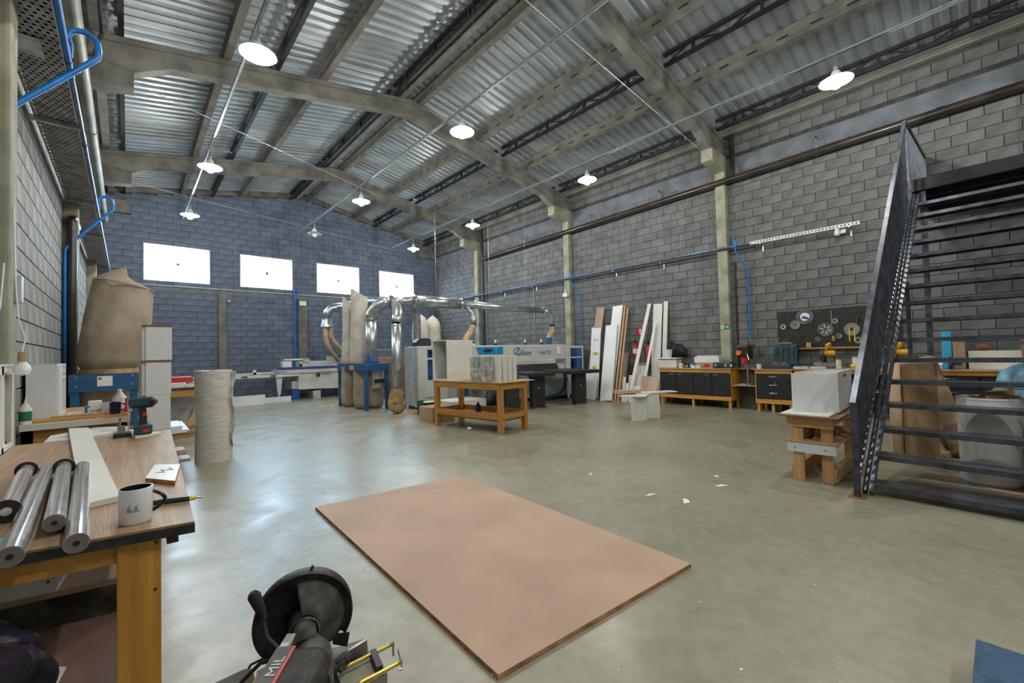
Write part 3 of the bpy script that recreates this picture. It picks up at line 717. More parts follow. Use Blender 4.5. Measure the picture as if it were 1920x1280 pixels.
# ------------------------------------------------------------------ dust collector with two bags on a blue stand
t = Thing('dust_collector', 'blue stand with tall grey dust bags below the third window', 'dust collector', (4.85, 11.5, 0))
x0, x1, y0, y1, zt, zb = 4.50, 5.16, 10.58, 12.46, 1.22, 1.02
for (x, y) in ((x0, y0), (x1-.09, y0), (x0, y1-.09), (x1-.09, y1-.09)): t.part('leg', MB().box((x, y, 0), (x+.09, y+.09, zt-.01)), 'stand_blue', bevel=.004)
for a, b in (((x0-.012, y0-.012, zb), (x1+.012, y0+.0, zt)), ((x0-.012, y1, zb), (x1+.012, y1+.012, zt)), ((x0-.012, y0, zb), (x0, y1, zt)), ((x1, y0, zb), (x1+.012, y1, zt))):
    t.part('apron', MB().box(a, b), 'stand_blue')
t.part('deck', MB().box((x0, y0, zt-.02), (x1, y1, zt)), 'stand_blue')
t.part('inlet_flange', MB().cyl((4.88, 11.0, zt), (4.88, 11.0, zt+.04), .20, n=20), 'machine_blue')
for x, y, z in ((4.56, y0-.014, 1.18), (4.56, y0-.014, 1.05), (5.11, y0-.014, 1.18), (5.11, y0-.014, 1.05)):
    t.part('bolt', MB().cyl((x, y, z), (x, y-.008, z), .012, n=6), 'galv')
t.part('warning_label', MB().box((x0-.015, 11.25, 1.05), (x0-.012, 11.55, 1.17)), 'pink_label')
t.part('fan_motor', MB().cyl((4.95, 10.85, .55), (4.95, 10.85, 1.02), .14, n=18).box((4.85, 10.68, .62), (5.08, 10.74, .78)), 'galv_paint')
t.part('switch_box', MB().box((4.80, 10.62, .70), (5.04, 10.70, .80)), 'black_plastic')
t.part('power_cord', MB().tube([(4.98, 10.64, .72), (5.02, 10.55, .5), (5.08, 10.45, .2), (5.14, 10.3, .03), (5.2, 10.0, .015)], .010, 6), 'black_rubber')
def bag(prof_top, c, r, z0, z1, lean, flat, seed, n=28, m=22, twist=False):
    """cloth bag: round at the bottom, pinched flat at the top, with folds"""
    rnd = random.Random(seed); ph = [rnd.uniform(0, 6.3) for _ in range(4)]
    def fn(u, v):
        a = 2*pi*u; w = flat(v); rx, ry = r*w[0], r*w[1]
        fold = 1+.035*sin(5*a+ph[0]+3*v)+.02*sin(9*a+ph[1]-5*v)*(1-v)+.02*sin(14*v+ph[2]+2*a)
        A, B = rx*fold*cos(a), ry*fold*sin(a); q = .74 if twist else 1.0; w_ = .67 if twist else 0.0
        return (c[0]+lean[0]*v+A*q+B*w_, c[1]+lean[1]*v-A*w_+B*q, z0+(z1-z0)*v + (.02*sin(a*2+ph[3]) if v > .9 else 0) - (.16*cos(a)*max(0, v-.55)/.45 if twist else 0))
    return MB().grid(fn, n, m)
for i, (cx, cy) in enumerate(((4.72, 11.55), (4.70, 12.08))):
    t.part('filter_bag', bag(None, (cx, cy), .25, zt, 3.16-.18*i, (.09-.02*i, .04), lambda v: (.92-.10*sin(pi*v)+.06*v, .92-.80*v**1.6+.0*v), 3+i, twist=True), 'bag_cloth')
    t.part('bag_clamp', MB().cyl((cx, cy, zt), (cx, cy, zt+.07), .262, n=24), 'hose_dust')
for i, (cx, cy) in enumerate(((4.74, 11.30), (4.68, 12.05), (5.02, 11.15))):
    rr = (.24, .23, .22)[i]
    t.part('collection_bag', bag(None, (cx, cy), rr, .02, zb+.1, (0, 0), lambda v: (1.02-.05*abs(v-.4)-.25*max(0, .06-v)/.06,)*2, 13+i), 'bag_dusty')

# ------------------------------------------------------------------ galvanised ducts
def ringed(t, name, pts, r, rings=(), n=18, m='galv'):
    o = t.part(name, MB().tube(pts, r, n, caps=False), m, solid=.004)
    for p, q in rings: t.part('duct_collar', MB().cyl(p, q, (r if not isinstance(r, list) else r[0])+.014, n=n), m, parent=o)
    return o
t = Thing('duct_system', 'galvanised extraction duct running from the dust bags to the long saw', 'duct', (4.88, 11.0, zt))
p1 = [(4.88, 11.0, 1.24), (4.88, 11.0, 2.40)]
ringed(t, 'riser_duct', p1, .15, [((4.88, 11, 1.78), (4.88, 11, 1.80)), ((4.88, 11, 2.38), (4.88, 11, 2.41))])
J = Vector((5.22, 10.55, 2.84))
el = []
for i in range(7):
    q = i/6; el.append((4.88+(J.x-4.88)*(1-cos(q*pi/2)), 11.0+(J.y-11.0)*(1-cos(q*pi/2)), 2.41+(J.z-2.41)*sin(q*pi/2)))
ringed(t, 'riser_elbow', el, .15)
for i in (1, 2, 3, 4, 5): pass
o = t.part('elbow_ring', MB().cyl(tuple(J), (J.x+.03, J.y-.04, J.z), .185, n=20), 'galv')
E1 = Vector((9.55, 9.05, 2.68)); J2 = Vector((5.75, 10.20, 2.88))
ringed(t, 'main_duct', [tuple(J), tuple(J2)], [.10, .12], n=18)
ringed(t, 'main_duct', [tuple(J2), tuple(J2.lerp(E1, .33))], [.155, .14], n=18)
ringed(t, 'main_duct', [tuple(J2.lerp(E1, .33)), tuple(J2.lerp(E1, .62)), tuple(E1)], [.11, .095, .085], n=16)
for f, r in ((.0, .17), (.33, .16), (.44, .125), (1.0, .10)):
    p = J2.lerp(E1, f); d = (E1-J2).normalized()*.02
    t.part('duct_flange', MB().cyl(tuple(p-d), tuple(p+d), r, n=18), 'chrome')
# end elbow and hose to the saw
e = [tuple(E1), (9.70, 9.0, 2.65), (9.80, 8.97, 2.55), (9.83, 8.96, 2.42), (9.83, 8.96, 2.22)]
ringed(t, 'end_elbow', e, .085, n=16); t.part('duct_flange', MB().cyl((9.83, 8.96, 2.20), (9.83, 8.96, 2.23), .10), 'steel_dark')
def ribbed(pts, r, n=12, pitch=.035, amp=.10):
    pts = [Vector(p) for p in pts]; L = [0]
    for a, b in zip(pts[:-1], pts[1:]): L.append(L[-1]+(b-a).length)
    N = max(6, int(L[-1]/pitch*2)); out = []; rs = []
    for i in range(N+1):
        s = L[-1]*i/N; k = max(j for j in range(len(L)) if L[j] <= s+1e-9); k = min(k, len(pts)-2)
        f = (s-L[k])/max(1e-6, L[k+1]-L[k]); 
        p0 = pts[max(0, k-1)]; p1_ = pts[k]; p2 = pts[k+1]; p3 = pts[min(len(pts)-1, k+2)]
        q = .5*((2*p1_)+(p2-p0)*f+(2*p0-5*p1_+4*p2-p3)*f*f+(3*p1_-p0-3*p2+p3)*f**3)
        rr = r(i/N) if callable(r) else r
        out.append(tuple(q)); rs.append(rr*(1+(amp if i % 2 else 0)))
    return MB().tube(out, rs, n)
t.part('flexible_hose', ribbed([(9.83, 8.96, 2.22), (9.83, 8.94, 2.05), (9.68, 8.92, 1.90), (9.62, 8.90, 1.80)], .075), 'hose_beige')
t.part('hose_collar', MB().cyl((9.61, 8.90, 1.62), (9.62, 8.90, 1.84), .085, n=14), 'machine_blue')
# middle branch
b0 = J2.lerp(E1, .40)
br = [tuple(b0), (7.15, 9.75, 2.70), (7.25, 9.62, 2.55), (7.26, 9.55, 2.38), (7.20, 9.52, 2.22)]
ringed(t, 'branch_duct', br, .075, n=14); t.part('duct_flange', MB().cyl((7.205, 9.522, 2.24), (7.195, 9.518, 2.20), .09), 'steel_dark')
t.part('flexible_hose', ribbed([(7.20, 9.52, 2.22), (7.10, 9.50, 2.05), (6.92, 9.46, 1.86), (6.80, 9.44, 1.74)], .075), 'hose_beige')
# drop to the floor hose
dp = [tuple(J+Vector((.05, -.05, -.02))), (5.22, 10.2, 2.68), (5.10, 9.9, 2.50), (4.98, 9.70, 2.34), (4.93, 9.64, 2.18)]
ringed(t, 'drop_elbow', dp, [.10, .12, .13, .13, .13], n=18)
ringed(t, 'drop_duct', [(4.92, 9.63, 2.18), (4.88, 9.60, .58)], .118, [((4.92, 9.63, 2.12), (4.92, 9.63, 2.15)), ((4.88, 9.60, .57), (4.88, 9.60, .60))])
t.part('floor_hose', ribbed([(4.88, 9.60, .60), (4.87, 9.60, .42), (4.83, 9.60, .22), (4.85, 9.56, .15), (4.93, 9.56, .15), (5.02, 9.6, .22)], lambda f: .115+.055*sin(pi*min(1, f*1.1)), pitch=.03), 'hose_dust')
# back riser
bk = [tuple(J2), (6.0, 10.9, 2.86), (6.30, 11.2, 2.80), (6.42, 11.3, 2.62), (6.44, 11.32, 2.4), (6.44, 11.32, .6)]
ringed(t, 'back_duct', bk, .11, [((6.44, 11.32, 2.38), (6.44, 11.32, 2.41))])
# far branch towards the sliding table saw
fb = [tuple(J), (5.4, 12.4, 3.08), (5.45, 14.2, 3.10), (5.3, 14.55, 3.10), (5.10, 14.62, 3.05), (4.98, 14.66, 2.92), (4.95, 14.68, 2.70)]
ringed(t, 'far_branch', fb, .13, [((4.95, 14.68, 2.66), (4.95, 14.68, 2.70))])
t.part('reducer_cone', MB().cyl((4.95, 14.68, 2.68), (4.95, 14.68, 2.42), .14, .20, 20).cyl((4.90, 14.68, 2.42), (4.90, 14.68, 2.34), .07).cyl((5.08, 14.68, 2.42), (5.08, 14.68, 2.34), .07), 'galv')
t.part('flexible_hose', ribbed([(4.90, 14.68, 2.36), (4.95, 14.75, 2.0), (5.2, 15.0, 1.6), (5.7, 15.6, 1.25)], .07), 'hose_beige')
t.part('flexible_hose', ribbed([(5.08, 14.68, 2.36), (5.15, 14.78, 2.05), (5.45, 15.0, 1.75), (5.9, 15.6, 1.4)], .065), 'hose_beige')
for f in (.15, .55, .85):
    p = J2.lerp(E1, f); t.part('suspension_wire', MB().cyl((p.x, p.y, p.z+.1), (p.x, p.y, roof_z(p.x)-.05), .004, n=5), 'galv')

single('sawdust_pile', 'low pile of sawdust on the floor beside the floor hose', 'sawdust', MB().grid(lambda u, v: (5.15+.34*v*cos(2*pi*u)*(1+.25*sin(6*pi*u)), 9.28+.20*v*sin(2*pi*u), .10*(1-v)**1.3+.001), 24, 6), 'sawdust', (5.15, 9.28, 0))
single('sawdust_pile', 'thin scatter of sawdust on the floor left of the blue stand', 'sawdust', MB().grid(lambda u, v: (4.32+.26*v*cos(2*pi*u)*(1+.3*sin(8*pi*u)), 12.75+.35*v*sin(2*pi*u), .05*(1-v)**1.5+.001), 24, 5), 'sawdust', (4.32, 12.75, 0))

# two pale bags behind the saw and a wire pallet cage
t = Thing('bag_filter', 'pair of pale round filter bags standing behind the long saw', 'dust collector', (7.25, 12.1, 0))
for i, (x, y) in enumerate(((6.98, 12.05), (7.50, 12.15))):
    t.part('filter_bag', bag(None, (x, y), .255, 1.2, 2.68, (0, 0), lambda v: (1.0 if v < .72 else sqrt(max(.02, 1-((v-.72)/.285)**2)),)*2, 31+i), 'bag_cream')
    t.part('lower_bag', bag(None, (x, y), .25, .02, 1.18, (0, 0), lambda v: (1.0, 1.0), 41+i), 'bag_cream')
t.part('stand_plate', MB().box((6.70, 11.75, 1.14), (7.80, 12.45, 1.20)), 'stand_blue')
t.part('bag_label', MB().box((7.50, 11.88, 1.86), (7.58, 11.90, 1.93)), 'tray_grey')
def cage(name, label, x0, y0, x1, y1, h):
    t = Thing(name, label, 'cage', ((x0+x1)/2, (y0+y1)/2, 0)); m = 'galv'
    fr = MB()
    for x in (x0, x1):
        for y in (y0, y1): fr.bar((x, y, 0), (x, y, h), .03, .03)
    for z in (.15, h):
        for a, b in (((x0, y0), (x1, y0)), ((x1, y0), (x1, y1)), ((x1, y1), (x0, y1)), ((x0, y1), (x0, y0))): fr.bar((*a, z), (*b, z), .025, .025)
    t.part('cage_frame', fr, m)
    w = MB(); k = 0
    for a, b in (((x0, y0), (x1, y0)), ((x0, y1), (x1, y1)), ((x0, y0), (x0, y1)), ((x1, y0), (x1, y1))):
        L = sqrt((b[0]-a[0])**2+(b[1]-a[1])**2); n = int(L/.10)
        for i in range(1, n): p = lerp(a, b, i/n); w.bar((*p, .15), (*p, h), .006, .006)
        for j in range(1, int((h-.15)/.10)): w.bar((*a, .15+j*.1), (*b, .15+j*.1), .006, .006)
    o = t.part('wire_mesh', w, m); o['kind'] = 'stuff'
    t.part('cage_contents', MB().box((x0+.05, y0+.05, .16), (x1-.05, y1-.05, h-.25)), 'cardboard', bevel=.02)
    return t
cage('wire_cage', 'wire mesh pallet cage standing behind the blue dust stand', 6.1, 13.6, 7.4, 14.6, 1.62)
cage('wire_cage', 'wire mesh pallet cage between the duct riser and the long saw', 6.95, 12.75, 8.1, 13.5, 1.70)

# ------------------------------------------------------------------ sliding table saw at the back wall
t = Thing('sliding_table_saw', 'white sliding table saw with a blue stripe before the back wall', 'machine', (5.2, 15.9, 0))
Y0, Y1 = 15.5, 16.5
t.part('body', MB().prism([(4.28, .34), (4.28, .90), (7.2, .90), (7.2, .25)], 'y', Y0, Y1), 'machine_white', bevel=.01)
t.part('body_end', MB().box((4.10, Y0+.1, .36), (4.29, Y1-.1, .62)), 'galv_paint')
t.part('table_top', MB().box((3.70, Y0-.08, .90), (7.2, Y1, 1.03)), 'machine_white', bevel=.006)
t.part('blue_stripe', MB().box((3.72, Y0-.10, 1.03), (7.2, Y0+.3, 1.10)), 'blue_label')
t.part('upper_beam', MB().box((4.35, Y0+.05, 1.10), (7.2, Y0+.5, 1.29)), 'machine_white', bevel=.006)
t.part('name_board', MB().box((5.62, Y0+.1, 1.27), (7.2, Y0+.16, 1.45)), 'blue_label')
text('brand_lettering', 'Giben', .155, frame_mat((5.70, Y0+.096, 1.30), (1, 0, 0), (0, 0, 1)), 'paper_white', t.o, t.loc, sx=1.15)
t.part('motor_cover', MB().box((5.30, Y0+.1, 1.27), (5.60, Y0+.3, 1.44)), 'machine_grey')
t.part('overarm', MB().box((3.85, Y0, 1.33), (4.62, Y0+.10, 1.39)).box((4.45, Y0, 1.27), (4.66, Y0+.12, 1.35)), 'machine_white')
t.part('control_box', MB().box((3.80, Y0, 1.10), (4.08, Y0+.2, 1.30)), 'white_panel', bevel=.01)
t.part('lock_knob', MB().sphere((4.35, Y0-.05, 1.16), .05).cyl((4.35, Y0-.05, 1.05), (4.35, Y0-.05, 1.16), .02), 'black_plastic')
t.part('feed_lever', MB().tube([(3.72, Y0-.05, 1.30), (3.70, Y0-.05, 1.02)], .012, 6).box((3.55, Y0-.1, .95), (3.90, Y0+.02, .99)), 'galv')
t.part('hand_wheel', MB().tube(arc((4.92, Y0-.02, .80), .055, 0, 2*pi, (1, 0, 0), (0, 0, 1), 14), .014, 6).cyl((4.92, Y0-.04, .80), (4.92, Y0, .80), .03), 'black_plastic')
for k, (x, z) in enumerate(((5.05, .80), (5.75, .80), (6.3, .82))): t.part('vent_slot', MB().box((x, Y0-.004, z), (x+.28, Y0+.002, z+.018)), 'steel_dark')
t.part('outrigger', MB().box((2.30, Y0-.1, .80), (4.30, Y0+.2, .88)), 'machine_white', bevel=.005)
t.part('cross_fence', MB().prism([(2.35, .88), (4.25, .93), (4.25, .98), (2.35, .95)], 'y', Y0+.2, Y0+.26), 'galv_paint')
t.part('fence_stop', MB().box((2.98, Y0+.1, .88), (3.06, Y0+.2, 1.06)).box((2.92, Y0+.1, .9), (3.2, Y0+.2, .97)), 'machine_white')
for x in (2.62, 3.42): t.part('clamp', MB().box((x, Y0-.12, .83), (x+.16, Y0-.09, .87)), 'black_plastic')
t.part('outrigger_leg', MB().prism([(3.60, .80), (3.80, .80), (3.74, .22), (3.66, .22)], 'y', Y0, Y0+.1).cyl((3.70, Y0+.05, .10), (3.70, Y0+.05, .22), .03), 'machine_white')
t.part('leg_foot', MB().cyl((3.70, Y0+.05, 0), (3.70, Y0+.05, .1), .02), 'red_paint')
t.part('blue_foot', MB().box((4.12, Y0+.05, 0), (4.32, Y0+.6, .34)), 'machine_blue')
t.part('square_foot', MB().box((4.75, Y0+.0, 0), (5.0, Y0+.05, .30)).box((4.75, Y0+.05, 0), (4.78, Y0+.6, .3)).box((4.97, Y0+.05, 0), (5.0, Y0+.6, .3)).box((4.75, Y0, .27), (5.0, Y0+.6, .30)), 'galv_paint')
t.part('rear_foot', MB().box((6.8, Y0+.1, 0), (7.1, Y1-.1, .3)), 'steel_dark')
for x0_, x1_, yy, h, lb in ((2.10, 3.16, 14.9, .30, 'white board standing on edge on the floor before the sliding saw'), (3.18, 3.95, 15.1, .18, 'short low white board on edge beside the outrigger leg')):
    single('white_board', lb, 'board', MB().box((x0_, yy, 0), (x1_, yy+.04, h)), 'white_panel', (x0_, yy, 0), bevel=.003)

# ------------------------------------------------------------------ wooden table in the middle
TO, TA = (4.75, 5.56, 0), radians(7.5)
t = Thing('work_table', 'orange wooden work table before the long panel saw', 'table', TO, TA, local=True)
LW, LD = .74, 1.78
for x, y in ((0, 0), (LW-.09, 0), (0, LD-.09), (LW-.09, LD-.09)): t.part('leg', MB().box((x, y, 0), (x+.09, y+.09, .875)), 'table_wood_z', bevel=.004)
for z0, z1, nm in ((.76, .875, 'apron'), (.24, .345, 'lower_rail')):
    t.part(nm, MB().box((.02, .0-.004, z0), (LW-.02, .03, z1)), 'table_wood_x'); t.part(nm, MB().box((.02, LD-.03, z0), (LW-.02, LD, z1)), 'table_wood_x')
    t.part(nm, MB().box((-.004, .03, z0), (.026, LD-.03, z1)), 'table_wood'); t.part(nm, MB().box((LW-.026, .03, z0), (LW, LD-.03, z1)), 'table_wood')
t.part('top', MB().box((-.02, -.03, .875), (LW+.05, LD+.05, .893)), 'ply'); t.part('top_overhang', MB().box((.02, -.06, .878), (LW+.16, .5, .892)), 'ply')
t.part('shelf', MB().box((.05, .05, .20), (LW-.05, LD-.05, .24)), 'table_wood')
Mt = Matrix.Translation(TO) @ Matrix.Rotation(TA, 4, 'Z')
def onT(x, y, z): return tuple(Mt @ Vector((x, y, z)))
t = Thing('open_box', 'large cream box open at one side on the wooden table', 'box', onT(.03, 1.40, .893), TA, local=True)
w, d, h, th = .70, .44, .79, .018
for nm, a, b in (('front_panel', (0, 0, 0), (w, th, h)), ('top_panel', (0, th, h-th), (w, d, h)), ('bottom_panel', (0, th, 0), (w, d, th)), ('end_panel', (w-th, th, th), (w, d, h-th)), ('back_panel', (0, d-th, th), (w-th, d, h-th))):
    t.part(nm, MB().box(a, b), 'white_mdf')
t.part('red_strip', MB().box((w, .03, .0), (w+.004, .1, .14)), 'red_paint')
t = Thing('wrapped_parcel', 'shiny plastic wrapped parcel at the end of the parcel row', 'parcel', onT(-.0, .28, .893), TA, local=True, group='wrapped parcels on the wooden table')
t.part('wrapping', MB().box((0, 0, 0), (.14, .46, .46)), 'foil_wrap', bevel=.012); t.part('tape', MB().box((-.003, .0, .22), (.0, .46, .232)).box((-.003, .1, 0), (.0, .11, .45)), 'plastic_wrap')
for i, (lx, wd, lb) in enumerate(((.155, .10, 'cream wrapped parcel next to the shiny one on the table'), (.29, .125, 'second cream slab parcel counted from the far right of the table'), (.43, .115, 'middle cream slab of the parcel row on the wooden table'), (.56, .125, 'rightmost cream slab parcel standing on the wooden table'))):
    t = Thing('wrapped_parcel', ['pale wrapped parcel touching the shiny plastic one', 'cream slab parcel, third of the row from the box side', 'cream slab parcel, fourth of the row from the box side', 'cream slab parcel at the far end from the open box'][i], 'parcel', onT(lx, .18, .893), TA, local=True, group='wrapped parcels on the wooden table')
    t.part('slab', MB().box((0, 0, 0), (wd-.008, .44, .47-.008*i)), 'white_mdf', bevel=.006); t.part('band', MB().box((-.001, -.002, .2), (wd-.007, .442, .204)), 'plastic_wrap')
# loose strips, pieces on the table top
for i, (a, b, c_, d_) in enumerate(((.28, .85, .30, .03), (.30, .92, .34, .05), (.1, 1.0, .25, .06))):
    single('wood_strip', ['thin wooden strip on the table between box and parcels', 'second thin strip on the table between box and parcels', 'short wide wood strip lying nearest the open box'][i], 'strip', MB().box((0, 0, 0), (c_, d_, .012)), 'pine', (0, 0, 0)).matrix_world = Mt @ Matrix.Translation((a, b, .8935))
# green crate with offcuts, brown box, things under the table
t = Thing('plastic_crate', 'dark green plastic crate of offcuts behind the wooden table', 'crate', (4.95, 8.45, 0), radians(-13), local=True)
w, d, h = .36, .52, .33
sl = MB()
for nm, a, b in (('floor_panel', (0, 0, 0), (w, d, .015)), ('side', (0, 0, .2), (.02, d, h)), ('side', (w-.02, 0, .2), (w, d, h)), ('end', (0, 0, .2), (w, .02, h)), ('end', (0, d-.02, .2), (w, d, h))): t.part(nm, MB().box(a, b), 'green_plastic')
for z in (.04, .10, .16):
    for nm, a, b in (('slat', (0, 0, z), (.015, d, z+.03)), ('slat', (w-.015, 0, z), (w, d, z+.03)), ('slat', (0, 0, z), (w, .015, z+.03)), ('slat', (0, d-.015, z), (w, d, z+.03))): t.part(nm, MB().box(a, b), 'green_plastic')
for k in range(5): t.part('crate_rib', MB().box((-.004, d*k/4-.01 if k else 0, 0), (.012, d*k/4+.012, h)), 'green_plastic')
for i in range(5):
    a = random.uniform(-.6, .6); Mx = Matrix.Translation((4.98+.06*i, 8.45+.10*i, .335+.012*i)) @ Matrix.Rotation(a, 4, 'Z')
    o = single('wood_offcut', ['pale flat offcut lying lowest across the green crate', 'white offcut across the middle of the green crate', 'grey offcut near the table side of the green crate', 'brown offcut topmost on the green crate', 'dark thin offcut at the back of the green crate'][i], 'offcut', MB().box((-.05, -.17, 0), (.16+.06*(i % 3), -.05, .012)), ('white_mdf', 'white_panel', 'tray_grey', 'cardboard', 'steel_dark')[i], (0, 0, 0)); o.matrix_world = Mx
single('cardboard_box', 'plain brown cardboard carton under the far end of the wooden table', 'box', MB().box((4.66, 7.62, 0), (5.20, 8.16, .30)), 'cardboard', (4.66, 7.62, 0), bevel=.004)
single('floor_tray', 'low white panel lying under the wooden table by the saw', 'panel', MB().box((5.35, 7.9, 0), (6.3, 8.6, .34)), 'white_mdf', (5.35, 7.9, 0), bevel=.004)
single('blue_bottle', 'small dark blue object on the lower shelf of the wooden table', 'bottle', MB().lathe([(.001, 0), (.05, 0), (.055, .02), (.055, .14), (.02, .19), (.018, .22), (.001, .22)], onT(.45, 1.0, .245), 14), 'dark_blue', onT(.45, 1.0, .245))
single('paper_scrap', 'crumpled white paper on the floor under the wooden table', 'paper', MB().sphere((4.66, 6.35, .03), .04, 8, 6, (1.3, 1, .7)), 'paper_white', (4.66, 6.35, .0))
# ------------------------------------------------------------------ right wall: benches
def bench_cab(name, label, y0, y1, xf, top, kind, divs):
    """cabinet bench with black fronts; faces -x"""
    t = Thing(name, label, 'bench', (10.35, (y0+y1)/2, 0)); xb = 10.68
    t.part('top', MB().box((xf-.03, y0-.02, top-.02), (xb, y1+.03, top)), 'ply')
    t.part('top_rail', MB().box((xf, y0, top-.10), (xf+.03, y1, top-.02)), 'bench_wood')
    t.part('end_panel', MB().box((xf+.01, y0, .19), (xb, y0+.02, top-.02)), 'bench_wood_z'); t.part('end_panel', MB().box((xf+.01, y1-.02, .19), (xb, y1, top-.02)), 'bench_wood_z')
    t.part('bottom_rail', MB().box((xf-.005, y0, .185), (xf+.03, y1, .275)), 'bench_wood')
    t.part('carcass', MB().box((xf+.035, y0+.02, .2), (xb-.01, y1-.02, top-.03)), 'cab_black')
    for y in (y0+.02, (y0+y1)/2, y1-.07):
        for x in (xf+.02, xb-.1): t.part('leg', MB().box((x, y, 0), (x+.05, y+.05, .19)), 'bench_wood_z')
    if kind == 'doors':
        L = (y1-y0)/divs
        for k in range(divs):
            a, b = y0+k*L+.006, y0+(k+1)*L-.006
            d = t.part('door', MB().box((xf+.008, a, .285), (xf+.034, b, top-.115)), 'cab_black', bevel=.003)
            hy = b-.10 if k % 2 == 0 else a+.10
            t.part('handle', MB().cyl((xf-.012, hy-.06, top-.155), (xf-.012, hy+.06, top-.155), .007, n=8).box((xf-.012, hy-.055, top-.16), (xf+.008, hy-.045, top-.15)).box((xf-.012, hy+.045, top-.16), (xf+.008, hy+.055, top-.15)), 'chrome', parent=d)
    else:
        H = (top-.115-.285)/divs
        for k in range(divs):
            a, b = .285+k*H+.004, .285+(k+1)*H-.004
            d = t.part('drawer', MB().box((xf+.008, y0+.015, a), (xf+.034, y1-.015, b)), 'cab_black', bevel=.003)
            hy = (y0+y1)/2+.0; hz = b-.05
            t.part('handle', MB().cyl((xf-.012, hy-.07, hz), (xf-.012, hy+.07, hz), .007, n=8).box((xf-.012, hy-.065, hz-.005), (xf+.008, hy-.055, hz+.005)).box((xf-.012, hy+.055, hz-.005), (xf+.008, hy+.065, hz+.005)), 'chrome', parent=d)
        if divs == 3: t.part('key', MB().box((xf-.004, (y0+y1)/2-.03, .60), (xf+.006, (y0+y1)/2-.02, .66)), 'steel')
    return t
bench_cab('cabinet_bench', 'long wooden bench with four black doors by the wall column', 3.80, 5.53, 10.10, .92, 'doors', 4)
bench_cab('drawer_bench', 'wooden bench with three black drawers left of the tool board', 2.60, 3.30, 10.10, .92, 'drawers', 3)
t = Thing('shelf_unit', 'narrow wooden bridge shelf between the two black fronted benches', 'shelf', (10.4, 3.55, 0))
t.part('top_shelf', MB().box((10.46, 3.33, .89), (10.68, 3.775, .905)), 'ply'); t.part('lower_shelf', MB().box((10.14, 3.33, .53), (10.68, 3.775, .548)), 'ply')
t.part('back_panel', MB().box((10.66, 3.33, 0), (10.68, 3.775, .9)), 'block'); t.part('shelf_post', MB().box((10.55, 3.335, 0), (10.6, 3.36, .9)), 'bench_wood_z')
t = Thing('tool_bench', 'long tool bench under the saw blade board', 'bench', (10.35, 1.1, 0))
t.part('top', MB().box((10.05, -.9, .915), (10.68, 2.56, .935)), 'ply'); t.part('front_rail', MB().box((10.09, -.9, .84), (10.12, 2.56, .915)), 'bench_wood')
for y in (-.85, .74, 2.48): t.part('leg', MB().box((10.1, y, 0), (10.18, y+.08, .84)), 'bench_wood_z'); t.part('leg', MB().box((10.58, y, 0), (10.66, y+.08, .84)), 'bench_wood_z')
t.part('carcass', MB().box((10.14, -.75, .12), (10.66, .73, .83)), 'cab_black')
for y0, y1 in ((.02, .71), (-.72, .0)):
    for k in range(3):
        d = t.part('drawer', MB().box((10.11, y0+.01, .16+k*.225), (10.14, y1-.01, .375+k*.225)), 'cab_black', bevel=.003)
        hy = (y0+y1)/2; t.part('handle', MB().cyl((10.09, hy-.10, .34+k*.225), (10.09, hy+.10, .34+k*.225), .007, n=8).box((10.09, hy-.005, .335+k*.225), (10.11, hy+.005, .345+k*.225)), 'chrome', parent=d)
t.part('lower_board', MB().box((10.15, .8, .5), (10.6, 2.45, .52)), 'ply'); t.part('back_board', MB().box((10.64, .8, .1), (10.66, 2.45, .84)), 'steel_dark')

# drill press on the bridge shelf
t = Thing('drill_press', 'drill press with orange guard standing on the bridge shelf', 'drill press', (10.3, 3.55, .548))
t.part('base', MB().box((10.18, 3.42, .548), (10.50, 3.68, .58)), 'steel', bevel=.008)
t.part('column', MB().cyl((10.42, 3.55, .58), (10.42, 3.55, 1.33), .028, n=14), 'steel')
t.part('head', MB().box((10.20, 3.46, 1.16), (10.50, 3.64, 1.38)), 'black_plastic', bevel=.02)
t.part('belt_cover', MB().box((10.16, 3.44, 1.38), (10.62, 3.68, 1.45)), 'grease_grey', bevel=.02)
t.part('motor', MB().cyl((10.56, 3.55, 1.12), (10.56, 3.55, 1.36), .075, n=14), 'steel_dark')
t.part('orange_guard', MB().cyl((10.19, 3.62, 1.27), (10.13, 3.64, 1.27), .055, n=14), 'orange_plastic')
t.part('chuck_guard', MB().cyl((10.26, 3.55, 1.16), (10.26, 3.55, 1.02), .06, .055, 14), 'red_plastic')
t.part('feed_handle', MB().cyl((10.16, 3.46, 1.26), (10.08, 3.40, 1.12), .008, n=6).sphere((10.08, 3.40, 1.12), .018, 8, 6), 'chrome')
t.part('quill', MB().cyl((10.26, 3.55, 1.02), (10.26, 3.55, .93), .012, n=8), 'chrome')

# things on the door bench
bz = .921
t = Thing('plastic_bin', 'white lidded tray at the end of the four door bench', 'tray', (10.3, 5.36, bz))
t.part('tub', MB().box((10.2, 5.12, bz), (10.5, 5.60, bz+.20)), 'machine_white', bevel=.015); t.part('lid', MB().box((10.18, 5.10, bz+.22), (10.52, 5.62, bz+.25)), 'white_plastic', bevel=.008); t.part('tub_rim', MB().box((10.2, 5.12, bz+.2), (10.5, 5.6, bz+.22)), 'melamine_edge')
t = Thing('paper_bucket', 'small white bucket on the lidded tray', 'bucket', (10.3, 5.40, bz+.25))
t.part('pail', MB().lathe([(.001, 0), (.075, 0), (.10, .20), (.104, .20), (.104, .215), (.095, .215), (.07, .01), (.001, .01)], (10.30, 5.38, bz+.25), 20), 'white_plastic'); t.part('bail', MB().tube(arc((10.30, 5.38, bz+.45), .10, pi, 2*pi, (0, 1, 0), (-.3, 0, 1), 8), .003, 5), 'galv')
